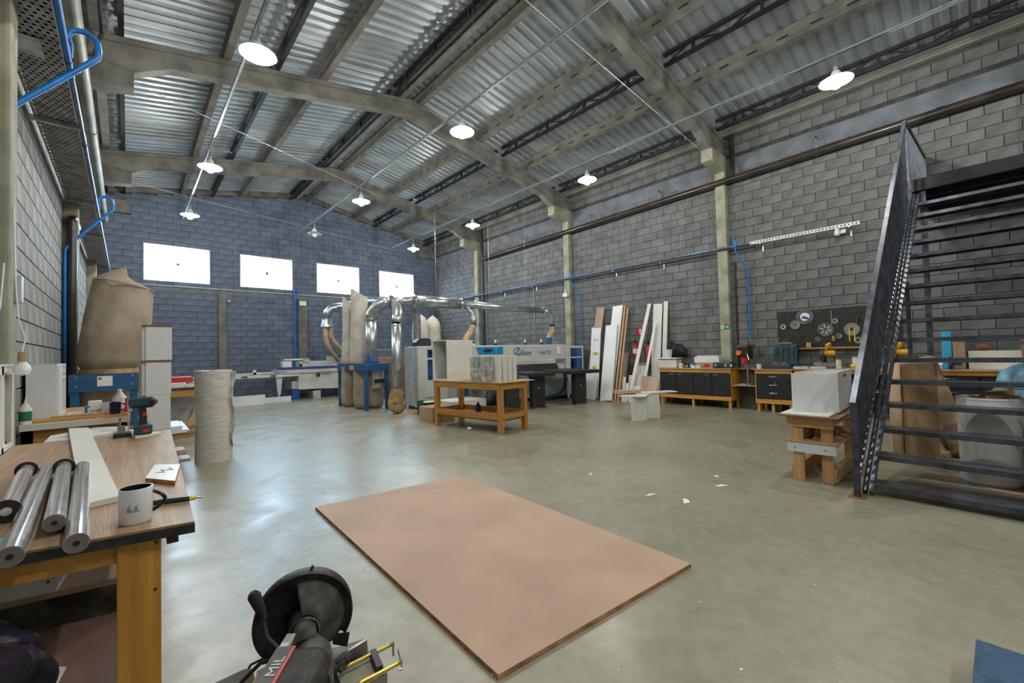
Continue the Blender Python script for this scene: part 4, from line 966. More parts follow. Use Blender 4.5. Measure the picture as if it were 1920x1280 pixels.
single('black_jacket', 'black bundled jacket hung on the wall above the white bucket', 'jacket', MB().grid(lambda u, v: (10.58-.10*sin(pi*v)+.02*sin(9*u*pi), 5.52-.52*u+.02*sin(7*v), bz+.30+.36*v*(1-.62*u**2)+.02*sin(11*u)), 12, 8), 'black_rubber', (10.58, 5.3, bz+.3), solid=.05)
for i, (y, w, h, d, m, lb, c) in enumerate(((5.02, .08, .11, .10, 'paper_white', 'small white carton with yellow print on the four door bench', 'carton'), (4.86, .10, .09, .12, 'dark_blue', 'crumpled dark purple packet on the four door bench', 'packet'), (4.74, .08, .10, .10, 'skyblue_box', 'small bright blue carton on the four door bench', 'carton'))):
    t = Thing('carton' if c == 'carton' else 'packet', lb, c, (10.25, y, bz))
    t.part('body', MB().box((10.20, y-w/2, bz), (10.20+d, y+w/2, bz+h)), m, bevel=.006)
    t.part('label_print', MB().box((10.198, y-w*.3, bz+h*.3), (10.20, y+w*.3, bz+h*.7)), 'yellow_plastic' if i < 2 else 'white_plastic')
t = Thing('tape_rolls', 'two white tape rolls side by side on the four door bench', 'tape', (10.15, 4.60, bz))
for dy in (-.05, .05): t.part('roll', MB().lathe([(.03, 0), (.055, 0), (.055, .07), (.03, .07), (.03, 0)], (10.15, 4.60+dy*1.2, bz), 16), 'white_plastic')
t = Thing('carton', 'brown cardboard carton with red print on the four door bench', 'carton', (10.32, 4.40, bz))
t.part('body', MB().box((10.22, 4.22, bz), (10.52, 4.64, bz+.13)), 'cardboard', bevel=.004); t.part('print', MB().box((10.218, 4.30, bz+.03), (10.22, 4.44, bz+.09)), 'red_paint'); t.part('flap', MB().box((10.22, 4.425, bz+.13), (10.52, 4.435, bz+.133)), 'paper_white')
for k, (y0, y1, z0, z1) in enumerate(((4.10, 4.68, .131, .27), (4.14, 4.62, .271, .295))):
    single('white_box', ('long white box on top of the brown carton', 'thin white panel lying on the long white box')[k], 'box', MB().box((10.24, y0, bz+z0), (10.48, y1, bz+z1)), 'white_panel', (10.24, y0, bz+z0), bevel=.004)
t = Thing('tool_case', 'dark teal power tool case lying closed on the four door bench', 'case', (10.3, 4.05, bz))
t.part('shell', MB().box((10.14, 3.82, bz), (10.42, 4.21, bz+.14)), 'teal_case', bevel=.02)
for y in (3.90, 4.12): t.part('latch', MB().box((10.132, y, bz+.03), (10.14, y+.04, bz+.11)), 'pink_label')
t.part('grip', MB().tube([(10.13, 4.02, bz+.05), (10.11, 4.04, bz+.05), (10.11, 4.12, bz+.05), (10.13, 4.14, bz+.05)], .010, 6), 'black_plastic')
t.part('end_tag', MB().box((10.15, 3.80, bz+.03), (10.22, 3.82, bz+.10)), 'paper_white')
# open case on the drawer bench
t = Thing('open_tool_case', 'tall dark teal tool case open on the drawer bench', 'case', (10.35, 2.8, bz))
t.part('lower_shell', MB().box((10.10, 2.62, bz), (10.42, 3.16, bz+.09)), 'teal_case', bevel=.015)
t.part('lid_shell', MB().prism([(10.42, bz+.03), (10.50, bz+.03), (10.56, bz+.50), (10.46, bz+.52)], 'y', 2.58, 3.02), 'teal_case', bevel=.02)
for k in range(4): t.part('lid_rib', MB().box((10.415+.02*0, 2.64+k*.1, bz+.10), (10.43, 2.68+k*.1, bz+.46)), 'teal_case')
t.part('contents', MB().box((10.14, 2.66, bz+.09), (10.38, 3.0, bz+.105)).box((10.16, 2.72, bz+.105), (10.34, 2.80, bz+.13)), 'steel'); t.part('red_grip', MB().tube([(10.14, 2.95, bz+.12), (10.2, 2.8, bz+.125), (10.3, 2.75, bz+.125)], .014, 6), 'red_plastic')
t = Thing('bracelet_box', 'small brown wooden frame on top of the open tool case', 'wooden frame', (10.5, 2.8, bz+.52))
t.part('bar', MB().box((10.46, 2.68, bz+.53), (10.56, 2.92, bz+.55)), 'cardboard'); t.part('ring', MB().tube(arc((10.5, 2.80, bz+.58), .035, 0, 2*pi, (0, 1, 0), (0, 0, 1), 12), .008, 6), 'brass')
single('white_cup', 'small white plastic tub at the edge of the drawer bench', 'tub', MB().lathe([(.001, 0), (.045, 0), (.05, .09), (.052, .09), (.052, .10), (.001, .10)], (10.2, 3.24, bz), 16), 'white_plastic', (10.2, 3.24, bz))

# tool board with saw blades
t = Thing('tool_board', 'dark pegboard on the block wall behind the stairs', 'board', (10.69, 2.1, 1.4))
BX = 10.668
t.part('panel', MB().box((BX+.012, .95, 1.38), (XR-.013, 2.98, 2.15)), 'board_black')
t.part('ledge', MB().box((BX-.10, .95, 1.325), (XR-.013, 2.70, 1.343)), 'bench_wood'); t.part('ledge_lip', MB().box((BX-.10, .95, 1.343), (BX-.09, 2.70, 1.36)), 'melamine_edge')
mat('blade_dark', (.13, .115, .108), .45, metal=.4, var=.2); mat('blade_green', (.16, .21, .19), .5, metal=.3, var=.1)
def blade(label, y, z, r, m, hub=None, hubm=None, slots=0, teeth=24, x=BX, hole=.015, tilt=0):
    t = Thing('saw_blade', label, 'saw blade', (x, y, z), group='saw blades on the dark board')
    mb = MB(); pts = []
    for i in range(teeth*2):
        a = pi*i/teeth; rr = r if i % 2 else r*.955; pts.append((y+rr*cos(a), z+rr*sin(a)))
    n = len(pts); k = 24
    inner = [(y+hole*cos(2*pi*i/n), z+hole*sin(2*pi*i/n)) for i in range(n)]
    vs = [(x, *p) for p in pts] + [(x, *p) for p in inner] + [(x+.004, *p) for p in pts] + [(x+.004, *p) for p in inner]
    fs = []
    for i in range(n):
        j = (i+1) % n; fs += [(i, j, n+j, n+i), (2*n+i, 3*n+i, 3*n+j, 2*n+j), (i, 2*n+i, 2*n+j, j)]
    t.part('disc', mb.add(vs, fs), m)
    if hub: t.part('hub_label', MB().lathe([(hole, -.002), (hub, -.002), (hub, .0)], (x, y, z), 20, 'x'), hubm)
    for s in range(slots):
        a = 2*pi*s/slots+.3; t.part('slot', MB().bar((x-.002, y+r*.25*cos(a), z+r*.25*sin(a)), (x-.002, y+r*.72*cos(a), z+r*.72*sin(a)), .003, .014, (0, -sin(a), cos(a))), 'paper_white')
    return t
blade('large dark saw blade with white and blue label', 2.47, 2.01, .165, 'blade_dark', .085, 'paper_white', 0, 30)
t_ = [o for o in COL.objects if o.get('label') == 'large dark saw blade with white and blue label'][0]
MB().prism([(2.40, 1.94), (2.53, 1.98), (2.51, 2.03), (2.40, 1.99)], 'x', BX-.004, BX-.0025).obj('blue_print', 'blue_label', t_, (BX, 2.47, 2.01))
blade('pale green abrasive disc overlapping the largest blade', 2.65, 1.85, .098, 'blade_green', None, None, 0, 40, BX-.008)
blade('small green ring disc at the window end of the board', 2.88, 1.82, .075, 'green_plastic', .045, 'paper_white', 0, 20, hole=.03)
blade('brown saw blade with six white expansion slots', 2.12, 1.72, .145, 'blade_dark', None, None, 6, 36)
blade('bright chrome blade behind the yellow square', 1.69, 1.70, .13, 'chrome', .04, 'grease_grey', 0, 28)
blade('small steel disc above the slotted brown blade', 1.96, 1.885, .058, 'steel', .022, 'blade_dark', 0, 16)
blade('small steel disc beside the tin below the slotted blade', 1.90, 1.575, .050, 'steel', .02, 'blade_dark', 0, 16)
blade('small rusty disc under the slotted brown blade', 2.26, 1.53, .052, 'blade_dark', .02, 'cardboard', 0, 16)
blade('medium grey disc low beside the yellow disc', 1.60, 1.48, .068, 'steel', .03, 'blade_dark', 0, 18)
blade('yellow disc at the stair end of the board', 1.49, 1.53, .062, 'yellow_plastic', .025, 'steel_dark', 0, 18)
t = Thing('hand_square', 'yellow folding rule hung over the chrome blade', 'rule', (BX-.01, 1.70, 1.5)); t.part('leg', MB().box((BX-.012, 1.64, 1.46), (BX-.006, 1.66, 1.72)), 'yellow_plastic'); t.part('leg', MB().box((BX-.012, 1.72, 1.46), (BX-.006, 1.74, 1.72)), 'yellow_plastic'); t.part('joint', MB().tube(arc((BX-.01, 1.69, 1.71), .04, 0, pi, (0, 1, 0), (0, 0, 1), 8), .010, 6), 'yellow_plastic')
single('screwdriver', 'green handled screwdriver stuck at the top of the chrome blade', 'screwdriver', MB().cyl((BX-.012, 1.60, 1.82), (BX-.012, 1.60, 1.93), .016, n=8).cyl((BX-.012, 1.60, 1.76), (BX-.012, 1.60, 1.82), .004, n=6), 'green_plastic', (BX-.012, 1.60, 1.76))
single('steel_rule', 'thin steel rule hung above the slotted blade', 'rule', MB().box((BX-.004, 2.005, 1.80), (BX-.001, 2.02, 2.10)), 'steel', (BX, 2.01, 1.8))
single('tin_can', 'small bright tin on the board beside the slotted blade', 'tin', MB().cyl((BX-.04, 1.98, 1.48), (BX-.04, 1.98, 1.58), .035, n=14), 'brass', (BX-.04, 1.98, 1.48))
t = Thing('wood_block', 'pale split wood block on the ledge of the tool board', 'block', (BX-.05, 2.41, 1.343)); t.part('half', MB().box((BX-.08, 2.37, 1.343), (BX-.02, 2.405, 1.46)), 'pine_z'); t.part('half', MB().box((BX-.08, 2.41, 1.343), (BX-.02, 2.445, 1.46)), 'pine_z')
# tools on the tool bench
tz = .936
def mitre_saw(label, y, m, x=10.32):
    t = Thing('mitre_saw', label, 'mitre saw', (x, y, tz))
    t.part('turntable', MB().cyl((x, y, tz), (x, y, tz+.05), .14, n=20), 'steel'); t.part('fence', MB().box((x+.02, y-.2, tz+.05), (x+.04, y+.2, tz+.12)), 'steel')
    t.part('arm', MB().bar((x+.12, y+.02, tz+.05), (x+.02, y+.02, tz+.28), .06, .06), 'black_plastic')
    t.part('blade_guard', MB().cyl((x-.02, y+.06, tz+.26), (x-.02, y+.02, tz+.26), .12, n=22) if False else MB().lathe([(.001, -.03), (.12, -.03), (.13, 0), (.12, .03), (.001, .03)], (x-.03, y+.03, tz+.27), 22, 'y'), 'grease_grey')
    t.part('motor', MB().lathe([(.001, -.18), (.055, -.17), (.065, -.05), (.06, .0)], (x, y, tz+.30), 16, 'y'), m)
    t.part('handle', MB().tube([(x-.06, y-.04, tz+.38), (x-.10, y-.05, tz+.46), (x-.08, y-.10, tz+.49), (x, y-.10, tz+.47), (x+.03, y-.06, tz+.40)], .024, 8), m)
    return t
mitre_saw('yellow mitre saw on the bench under the slotted blade', 2.08, 'yellow_paint'); mitre_saw('yellow mitre saw seen between the stair treads', 1.02, 'yellow_paint', 10.38)
t = Thing('glass_jar', 'cream label jar on the tool bench beside the mitre saw', 'jar', (10.25, 1.85, tz)); t.part('body', MB().cyl((10.25, 1.85, tz), (10.25, 1.85, tz+.17), .045, n=18), 'bag_cream'); t.part('lid', MB().cyl((10.25, 1.85, tz+.17), (10.25, 1.85, tz+.195), .047, n=18), 'brass')
for i, (y, x, a, m, lb) in enumerate(((2.46, 10.2, .3, 'paper_white', 'open white booklet with a yellow strip on the tool bench'), (2.16, 10.16, -.1, 'paper_white', 'stack of white papers before the first mitre saw'))):
    t = Thing('papers', lb, 'papers', (x, y, tz))
    for k in range(3): t.part('sheet', MB().box((x-.09, y-.14+.01*k, tz+.014*k), (x+.09-.01*k, y+.12, tz+.014*k+.010)), m)
    if i == 0: t.part('yellow_strip', MB().box((x-.092, y-.05, tz+.038), (x-.06, y+.10, tz+.042)), 'yellow_plastic')
t = Thing('white_jar', 'white paint tub on the tool bench under the chrome blade', 'tub', (10.45, 1.62, tz)); t.part('tub', MB().cyl((10.45, 1.62, tz), (10.45, 1.62, tz+.20), .06, n=16), 'white_plastic'); t.part('cap', MB().cyl((10.45, 1.62, tz+.20), (10.45, 1.62, tz+.22), .062, n=16), 'galv_paint')
t = Thing('cordless_driver', 'yellow and black cordless driver lying on the tool bench', 'driver', (10.22, 1.56, tz)); t.part('motor', MB().cyl((10.22, 1.66, tz+.05), (10.22, 1.50, tz+.06), .034, n=12), 'yellow_plastic'); t.part('grip', MB().bar((10.22, 1.53, tz+.05), (10.16, 1.46, tz+.02), .035, .035), 'black_plastic'); t.part('battery', MB().box((10.12, 1.40, tz), (10.20, 1.47, tz+.05)), 'black_plastic')
t = Thing('circular_saw', 'small circular saw behind the stair treads on the bench', 'saw', (10.25, .32, tz)); t.part('guard', MB().lathe([(.001, -.02), (.10, -.02), (.105, 0), (.10, .02), (.001, .02)], (10.25, .34, tz+.11), 20, 'y'), 'grease_grey'); t.part('body', MB().cyl((10.25, .33, tz+.12), (10.25, .20, tz+.12), .05, n=14), 'stand_blue'); t.part('shoe', MB().box((10.12, .22, tz), (10.38, .40, tz+.006)), 'steel'); t.part('wheel_label', MB().cyl((10.14, .46, tz+.1), (10.13, .46, tz+.1), .035), 'paper_white')
single('blue_carton', 'upright sky blue carton on the bench behind the stairs', 'carton', MB().box((10.42, .32, tz), (10.55, .44, 1.58)), 'skyblue_box', (10.42, .32, tz), bevel=.004)
single('wood_block', 'brown wooden block beside the sky blue carton', 'block', MB().box((10.40, .16, tz), (10.52, .305, 1.40)), 'cardboard', (10.40, .16, tz), bevel=.006)
single('white_slab', 'long white slab standing on the bench behind the stairs', 'slab', MB().box((10.44, -.70, tz), (10.56, .13, 1.24)), 'white_mdf', (10.44, -.7, tz), bevel=.004)
single('dark_rag', 'dark red rag bundle on the white slab', 'rag', MB().sphere((10.5, -.06, 1.30), .07, 12, 8, (.7, 1.6, .85)), 'melamine_edge', (10.5, -.06, 1.24))
single('glue_bottle', 'small blue spray bottle on the bench behind the stairs', 'bottle', MB().lathe([(.001, 0), (.035, 0), (.035, .09), (.012, .13), (.012, .16), (.001, .16)], (10.2, .72, tz), 12), 'skyblue_box', (10.2, .72, tz))
single('pipe_offcut', 'slanting dark pipe on the bench behind the stair post', 'pipe', MB().cyl((10.40, .50, tz+.02), (10.56, .78, tz+.20), .018, n=8), 'black_plastic', (10.3, .38, tz))
single('paper_stack', 'flat white carton on the bench by the stair post', 'carton', MB().box((10.14, .44, tz), (10.34, .66, tz+.05)), 'paper_white', (10.14, .44, tz))

# signs and extinguishers
t = Thing('exit_sign', 'green exit sign with runner and arrow on the nearest column', 'sign', (10.545, 4.06, 1.83))
SX = XR-.17-.004
t.part('plate', MB().box((SX, 3.955, 1.83), (SX+.003, 4.165, 1.95)), 'green_sign'); t.part('arrow', MB().prism([(4.045, 1.88), (4.045, 1.90), (4.00, 1.90), (4.00, 1.918), (3.972, 1.89), (4.00, 1.862), (4.00, 1.88)], 'x', SX-.001, SX+.001), 'paper_white')
t.part('door_panel', MB().box((SX-.001, 4.075, 1.845), (SX+.001, 4.15, 1.938)), 'paper_white'); t.part('runner', MB().box((SX-.002, 4.10, 1.87), (SX, 4.125, 1.91)).box((SX-.002, 4.105, 1.915), (SX, 4.12, 1.928)).box((SX-.002, 4.09, 1.853), (SX, 4.105, 1.872)), 'green_sign')
t = Thing('extinguisher_sign', 'red sign with a white arrow above the extinguishers', 'sign', (10.7, 6.33, 1.8)); SX = XR-.018
t.part('plate', MB().box((SX, 6.30, 1.80), (SX+.004, 6.51, 2.02)), 'red_paint'); t.part('arrow', MB().prism([(6.42, 1.83), (6.42, 1.93), (6.46, 1.93), (6.405, 1.99), (6.35, 1.93), (6.39, 1.93), (6.39, 1.83)], 'x', SX-.001, SX+.001), 'paper_white'); t.part('flame_mark', MB().box((SX-.001, 6.315, 1.84), (SX+.001, 6.34, 1.92)), 'paper_white')
for y, z0, h, lb in ((6.50, 1.17, .42, 'short red fire extinguisher on the wall with white label'), (6.10, .98, .56, 'taller red fire extinguisher behind the leaning batten')):
    t = Thing('fire_extinguisher', lb, 'extinguisher', (10.6, y, z0), group='fire extinguishers on the right wall'); r = .085
    t.part('cylinder', MB().lathe([(.001, 0), (r*.9, .005), (r, .03), (r, h-.13), (r*.75, h-.06), (.03, h-.03), (.03, h)], (10.60, y, z0), 20), 'red_paint')
    t.part('label', MB().lathe([(r+.001, .12), (r+.001, .26)], (10.60, y, z0), 20), 'paper_white' if h < .5 else 'red_plastic')
    t.part('valve', MB().cyl((10.6, y, z0+h), (10.6, y, z0+h+.05), .022, n=10).box((10.54, y-.01, z0+h+.04), (10.66, y+.01, z0+h+.055)).box((10.54, y-.01, z0+h+.07), (10.66, y+.01, z0+h+.08)), 'steel_dark')
    t.part('discharge_hose', MB().tube([(10.58, y+.02, z0+h+.03), (10.56, y+.12, z0+h+.06), (10.58, y+.16, z0+h-.05), (10.59, y+.11, z0+h-.2), (10.58, y+.10, z0+.1)], .010, 6), 'black_rubber')
    t.part('wall_bracket', MB().box((10.66, y-.03, z0+h-.1), (XR-.013, y+.03, z0+h-.03)), 'steel')

# ------------------------------------------------------------------ boards leaning on the right wall
def leaning(name, label, yb, yt, xb, xt, h, w, th, m, edge=None, lean_th=None, zb=0.0, cat='board'):
    """board whose foot stands at (xb, yb) and whose head rests at (xt, yt), h high, w wide along y"""
    p0 = Vector((xb, yb, zb)); p1 = Vector((xt, yt, zb+h)); d = (p1-p0); L = d.length; d.normalize()
    s = Vector((0, 1, 0)); s = (s-d*s.dot(d)).normalized(); n = s.cross(d)
    if n.x > 0: n = -n
    vs = []
    for a in (0, w):
        for b in (0, L):
            for c in (0, th): vs.append(p0 - s*a + d*b + n*c)
    z = min(v.z for v in vs); vs = [v+Vector((0, 0, zb-z)) for v in vs]
    mb = MB().add(vs, [(0, 1, 3, 2), (4, 6, 7, 5), (0, 4, 5, 1), (2, 3, 7, 6), (0, 2, 6, 4), (1, 5, 7, 3)])
    o = single(name, label, cat, mb, m, (xb, yb, zb), group='boards leaning on the right wall', bevel=.002)
    return o
leaning('leaning_board', 'tall tan board leaning behind the yellow spotted one', 7.98, 7.80, 10.12, 10.64, 2.70, .28, .018, 'mdf')
o = leaning('leaning_board', 'white leaning board with yellow sticker spots by the saw', 7.74, 7.93, 10.00, 10.52, 2.10, .34, .016, 'white_panel')
for k, f in enumerate((.2, .42, .62, .82)):
    p = Vector((10.00, 7.74, 0)).lerp(Vector((10.52, 7.93, 2.10)), f)
    MB().obox((p.x-.0185, p.y-.18, p.z+.02), (.003, .22-.06*(k % 2), .09), Matrix.Rotation(atan2(.52, 2.1), 3, 'Y')).obj('yellow_sticker', 'sticker_yellow', o, (10.00, 7.74, 0))
leaning('leaning_board', 'narrow brown plank beside the yellow spotted board', 7.34, 7.42, 10.18, 10.64, 1.62, .10, .02, 'pine_z')
leaning('leaning_board', 'tallest wide white board of the leaning stack', 7.15, 7.22, 9.86, 10.63, 2.69, .34, .018, 'white_panel')
leaning('leaning_board', 'front wide white board leaning before the extinguishers', 7.13, 7.33, 9.72, 10.40, 2.12, .39, .018, 'white_panel')
leaning('leaning_board', 'brown edged board at the side of the wide white stack', 6.73, 6.83, 9.82, 10.62, 2.66, .05, .03, 'pine_z')
leaning('leaning_board', 'second brown edged board beside the wide white stack', 6.66, 6.75, 9.86, 10.64, 2.60, .05, .03, 'ply')
leaning('leaning_board', 'chest high brown panel leaning below the extinguishers', 6.98, 6.98, 10.34, 10.64, 1.32, .24, .018, 'mdf')
leaning('leaning_board', 'short dark framed panel leaning beside the brown one', 6.66, 6.72, 10.30, 10.6, 1.0, .12, .03, 'steel_dark')
leaning('leaning_board', 'long thin white batten slanting before the extinguishers', 6.42, 6.10, 9.95, 10.66, 2.64, .10, .03, 'white_mdf')
leaning('leaning_board', 'tall broad white plank next to the bench end', 6.00, 5.94, 10.42, 10.67, 2.62, .26, .02, 'white_mdf')
leaning('leaning_board', 'tall narrow white plank at the edge of the bench', 5.70, 5.645, 10.44, 10.68, 2.67, .12, .02, 'white_mdf')
leaning('leaning_board', 'thin white strip leaning on the broad white plank', 6.12, 5.86, 10.08, 10.52, 2.10, .07, .02, 'white_panel')
leaning('leaning_board', 'grey low panel standing before the broad white plank', 6.36, 6.32, 10.28, 10.46, 1.02, .30, .02, 'concrete_col')
for i, (yb, xb, w, h, m) in enumerate(((7.80, 9.84, .27, .58, 'white_mdf'), (7.50, 9.80, .16, .60, 'white_mdf'), (7.84, 9.88, .34, .74, 'white_panel'), (6.55, 9.9, .08, .66, 'white_mdf'), (6.44, 9.86, .07, .5, 'white_mdf'), (6.36, 9.95, .44, .42, 'white_panel'), (6.50, 10.1, .40, .70, 'white_mdf'), (6.42, 10.24, .34, .95, 'white_mdf'), (5.98, 9.86, .28, .70, 'mdf'))):
    leaning('wood_offcut', ['lowest pale offcut panel beside the saw air table', 'narrow pale offcut beside the lowest offcut panel', 'white offcut behind the lowest pale panels', 'slim white offcut at the foot of the white stack', 'shortest slim white offcut at the foot of the white stack', 'low wide white offcut behind the small white stand', 'knee high pale offcut behind the low wide one', 'hip high pale offcut nearest the extinguishers', 'tan offcut leaning behind the small white stand'][i], yb, yb+.02, xb, xb+.16, h, w, .018, m, cat='offcut')
single('floor_batten', 'orange pine batten on the floor before the offcuts', 'batten', MB().bar((9.66, 6.70, .02), (9.62, 5.9, .02), .06, .04), 'pine_y', (9.66, 6.7, 0))

# small white stand of loose panels
t = Thing('panel_stand', 'low stand of white panels holding loose slabs before the benches', 'stand', (7.6, 4.6, 0))
t.part('leg_panel', MB().add([(7.31, 4.62, 0), (7.33, 4.64, 0), (7.63, 4.50, 0), (7.61, 4.48, 0), (7.31, 4.62, .475), (7.33, 4.64, .475), (7.63, 4.50, .475), (7.61, 4.48, .475)], [(0, 1, 2, 3), (4, 7, 6, 5), (0, 4, 5, 1), (1, 5, 6, 2), (2, 6, 7, 3), (3, 7, 4, 0)]), 'white_mdf')
t.part('leg_panel', MB().add([(7.80, 4.62, 0), (7.82, 4.64, 0), (8.06, 4.44, 0), (8.04, 4.42, 0), (7.80, 4.62, .475), (7.82, 4.64, .475), (8.06, 4.44, .475), (8.04, 4.42, .475)], [(0, 1, 2, 3), (4, 7, 6, 5), (0, 4, 5, 1), (1, 5, 6, 2), (2, 6, 7, 3), (3, 7, 4, 0)]), 'white_mdf')
for i, (cx, cy, w, d, z, a, m, lb) in enumerate(((7.62, 4.72, .62, .50, .476, .35, 'white_mdf', 'lowest pale slab lying on the white panel stand'), (8.15, 4.62, .95, .30, .496, -.52, 'white_mdf', 'long pale slab sticking out over the white panel stand'), (7.62, 4.90, .50, .24, .515, -.42, 'mdf', 'brown edged offcut stack lying on the white panel stand'))):
    o = single('slab', lb, 'slab', MB().box((-w/2, -d/2, 0), (w/2, d/2, .018 if i < 2 else .06)), m, (0, 0, 0)); o.matrix_world = Matrix.Translation((cx, cy, z)) @ Matrix.Rotation(a, 4, 'Z')
o = single('slab', 'pink tan plate leaning on the white panel stand', 'slab', MB().box((0, -.15, 0), (.018, .15, .30)), 'mdf', (0, 0, 0)); o.matrix_world = Matrix.Translation((8.30, 4.75, .515)) @ Matrix.Rotation(-.4, 4, 'Z') @ Matrix.Rotation(.35, 4, 'Y')

# ------------------------------------------------------------------ pallet wood stand with white box
t = Thing('pallet_stand', 'rough pallet wood stand holding a white box by the stairs', 'stand', (5.7, 1.15, 0))
x0, x1, y0, y1 = 5.18, 6.36, 1.02, 1.36
for (x, y) in ((x0, y1-.10), (x0+.03, y0), (x1-.1, y1-.10), (x1-.1, y0)): t.part('leg', MB().box((x, y, 0), (x+.035, y+.095, .60)), 'pine_z', bevel=.004)
t.part('end_beam', MB().box((x0-.02, y0-.02, .56), (x0+.03, y1+.04, .67)), 'pine_y', bevel=.005); t.part('end_beam', MB().box((x1-.05, y0-.02, .56), (x1, y1+.04, .67)), 'pine_y', bevel=.005)
for k, y in enumerate((y0-.01, y0+.09, y0+.18, y0+.27)): t.part('deck_board', MB().box((x0+.03, y, .58), (x1-.05, y+.07, .67)), 'pine')
t.part('white_brace', MB().box((x0-.025, y0-.04, .30), (x0-.005, y1+.04, .395)), 'white_panel', label='white painted board across the legs')
t.part('screw', MB().cyl((x0-.026, y1-.03, .345), (x0-.030, y1-.03, .345), .007, n=6), 'black_plastic'); t.part('screw', MB().cyl((x0-.026, y0+.05, .345), (x0-.030, y0+.05, .345), .007, n=6), 'black_plastic')
t.part('side_brace', MB().box((x0, y0-.02, .34), (x0+.25, y0, .40)), 'white_panel'); t.part('shelf', MB().box((x0-.03, y0-.05, .40), (x1-.1, y1+.06, .415)), 'ply')
t.part('foot_rail', MB().box((x0+.05, y0-.02, .02), (x1, y0+.03, .14)), 'pine'); t.part('foot_rail', MB().box((x0+.05, y1-.03, .02), (x1, y1+.02, .14)), 'pine')
for i, (x, y, w, d, h, m, lb) in enumerate(((5.28, 1.08, .30, .12, .03, 'pine', 'pale wood scrap at the front of the stand shelf'), (5.32, 1.24, .25, .10, .10, 'melamine_edge', 'dark brown block on the stand shelf'), (5.65, 1.06, .35, .26, .06, 'melamine_edge', 'brown scrap pile deep on the stand shelf'), (5.30, 1.34, .20, .05, .09, 'steel_dark', 'dark strip at the edge of the stand shelf'))):
    single('wood_scrap', lb, 'scrap', MB().box((x, y, .416), (x+w, y+d, .416+h)), m, (x, y, .416), bevel=.003)
for i, (x, y, w, d, z, m, lb) in enumerate(((5.08, .94, .90, .52, .671, 'melamine_edge', 'brown sheet under the white box on the pallet stand'), (5.10, 1.02, .6, .42, .685, 'white_mdf', 'thin white sheet under the white box on the pallet stand'))):
    single('sheet', lb, 'sheet', MB().box((x, y, z), (x+w, y+d, z+.012)), m, (x, y, z))
t = Thing('white_box', 'white melamine box standing on the pallet wood stand', 'box', (5.7, 1.2, .698))
bq = [(5.32, 1.38), (5.44, .995), (6.34, 1.03), (6.26, 1.40)]
def vert_panel(a, b, z0, z1, th):
    d = Vector((b[0]-a[0], b[1]-a[1], 0)).normalized(); n = Vector((-d.y, d.x, 0))*th
    vs = [(a[0], a[1], z0), (b[0], b[1], z0), (b[0]+n.x, b[1]+n.y, z0), (a[0]+n.x, a[1]+n.y, z0)]; vs += [(v[0], v[1], z1) for v in vs]
    return MB().add(vs, [(0, 1, 2, 3), (4, 7, 6, 5), (0, 4, 5, 1), (1, 5, 6, 2), (2, 6, 7, 3), (3, 7, 4, 0)])
t.part('front_panel', vert_panel(bq[0], bq[1], .698, 1.10, .016), 'white_panel'); t.part('side_panel', vert_panel(bq[1], bq[2], .698, 1.115, .016), 'white_panel'); t.part('back_panel', vert_panel(bq[2], bq[3], .698, 1.1, .016), 'white_panel'); t.part('side_panel', vert_panel(bq[3], bq[0], .698, 1.1, .016), 'white_panel')
t.part('base_panel', MB().prism([(5.33, 1.37), (5.45, 1.01), (6.32, 1.04), (6.25, 1.39)], 'z', .698, .712), 'white_panel'); t.part('divider', MB().box((5.85, 1.03, .712), (5.87, 1.38, 1.09)), 'white_panel')
t.part('pencil_mark', MB().box((5.75, 1.003, 1.05), (5.90, 1.0045, 1.075)), 'grease_grey')

# ------------------------------------------------------------------ steel stairs
S0, S1 = Vector((4.98, .77)), Vector((9.0, .59)); SD = (S1-S0).normalized(); SN = Vector((SD.y, -SD.x))
def st(x, w, z):
    """point on the stairs: x along the building, w metres in from the near (left) side, z up"""
    f = (x-S0.x)/SD.x; p = S0+SD*f+SN*w; return (p.x, p.y, z)
t = Thing('steel_stairs', 'black steel stairs climbing to a platform at the right wall', 'stairs', (4.98, .77, 0))
NT, Z0, RI, X0, RU, WD = 16, .075, .2265, 5.13, .2435, 1.75
for k in range(NT):
    x = X0+RU*k; z = Z0+RI*k
    p = t.part('tread', MB().bar(st(x+.115, .03, z+.018), st(x+.115, WD, z+.018), .225, .008), 'stair_steel')
    t.part('tread_nosing', MB().bar(st(x, .03, z), st(x, WD, z), .008, .044), 'stair_steel', parent=p)
    t.part('tread_lip', MB().bar(st(x+.225, .03, z), st(x+.225, WD, z), .008, .044), 'stair_steel', parent=p)
    t.part('tread_bracket', MB().box(tuple(Vector(st(x+.02, .035, z-.03))), tuple(Vector(st(x+.10, .055, z-.004)))), 'stair_steel', parent=p)
xa, za = X0-.06, Z0-.05; xb, zb_ = X0+RU*NT+.05, Z0+RI*NT+.03
for w in (0, .05, WD): t.part('stringer', MB().bar(st(xa, w, za), st(xb, w, zb_), .03, .05 if w == .05 else .07), 'stair_steel')
PT = 3.90
t.part('platform_edge', MB().bar(st(8.98, .0, PT-.09), st(8.98, WD+2, PT-.09), .06, .18), 'platform_dark')
t.part('platform_deck', MB().add([st(8.96, 0, PT), st(10.69, 0, PT), st(10.69, 5.2, PT), st(8.96, 5.2, PT), st(8.96, 0, PT-.012), st(10.69, 0, PT-.012), st(10.69, 5.2, PT-.012), st(8.96, 5.2, PT-.012)], [(0, 1, 2, 3), (4, 7, 6, 5), (0, 4, 5, 1), (1, 5, 6, 2), (2, 6, 7, 3), (3, 7, 4, 0)]), 'steel_dark')
for x in (9.5, 10.1, 10.62): t.part('platform_joist', MB().bar(st(x, 0, PT-.09), st(x, 5.2, PT-.09), .05, .15), 'steel_dark')
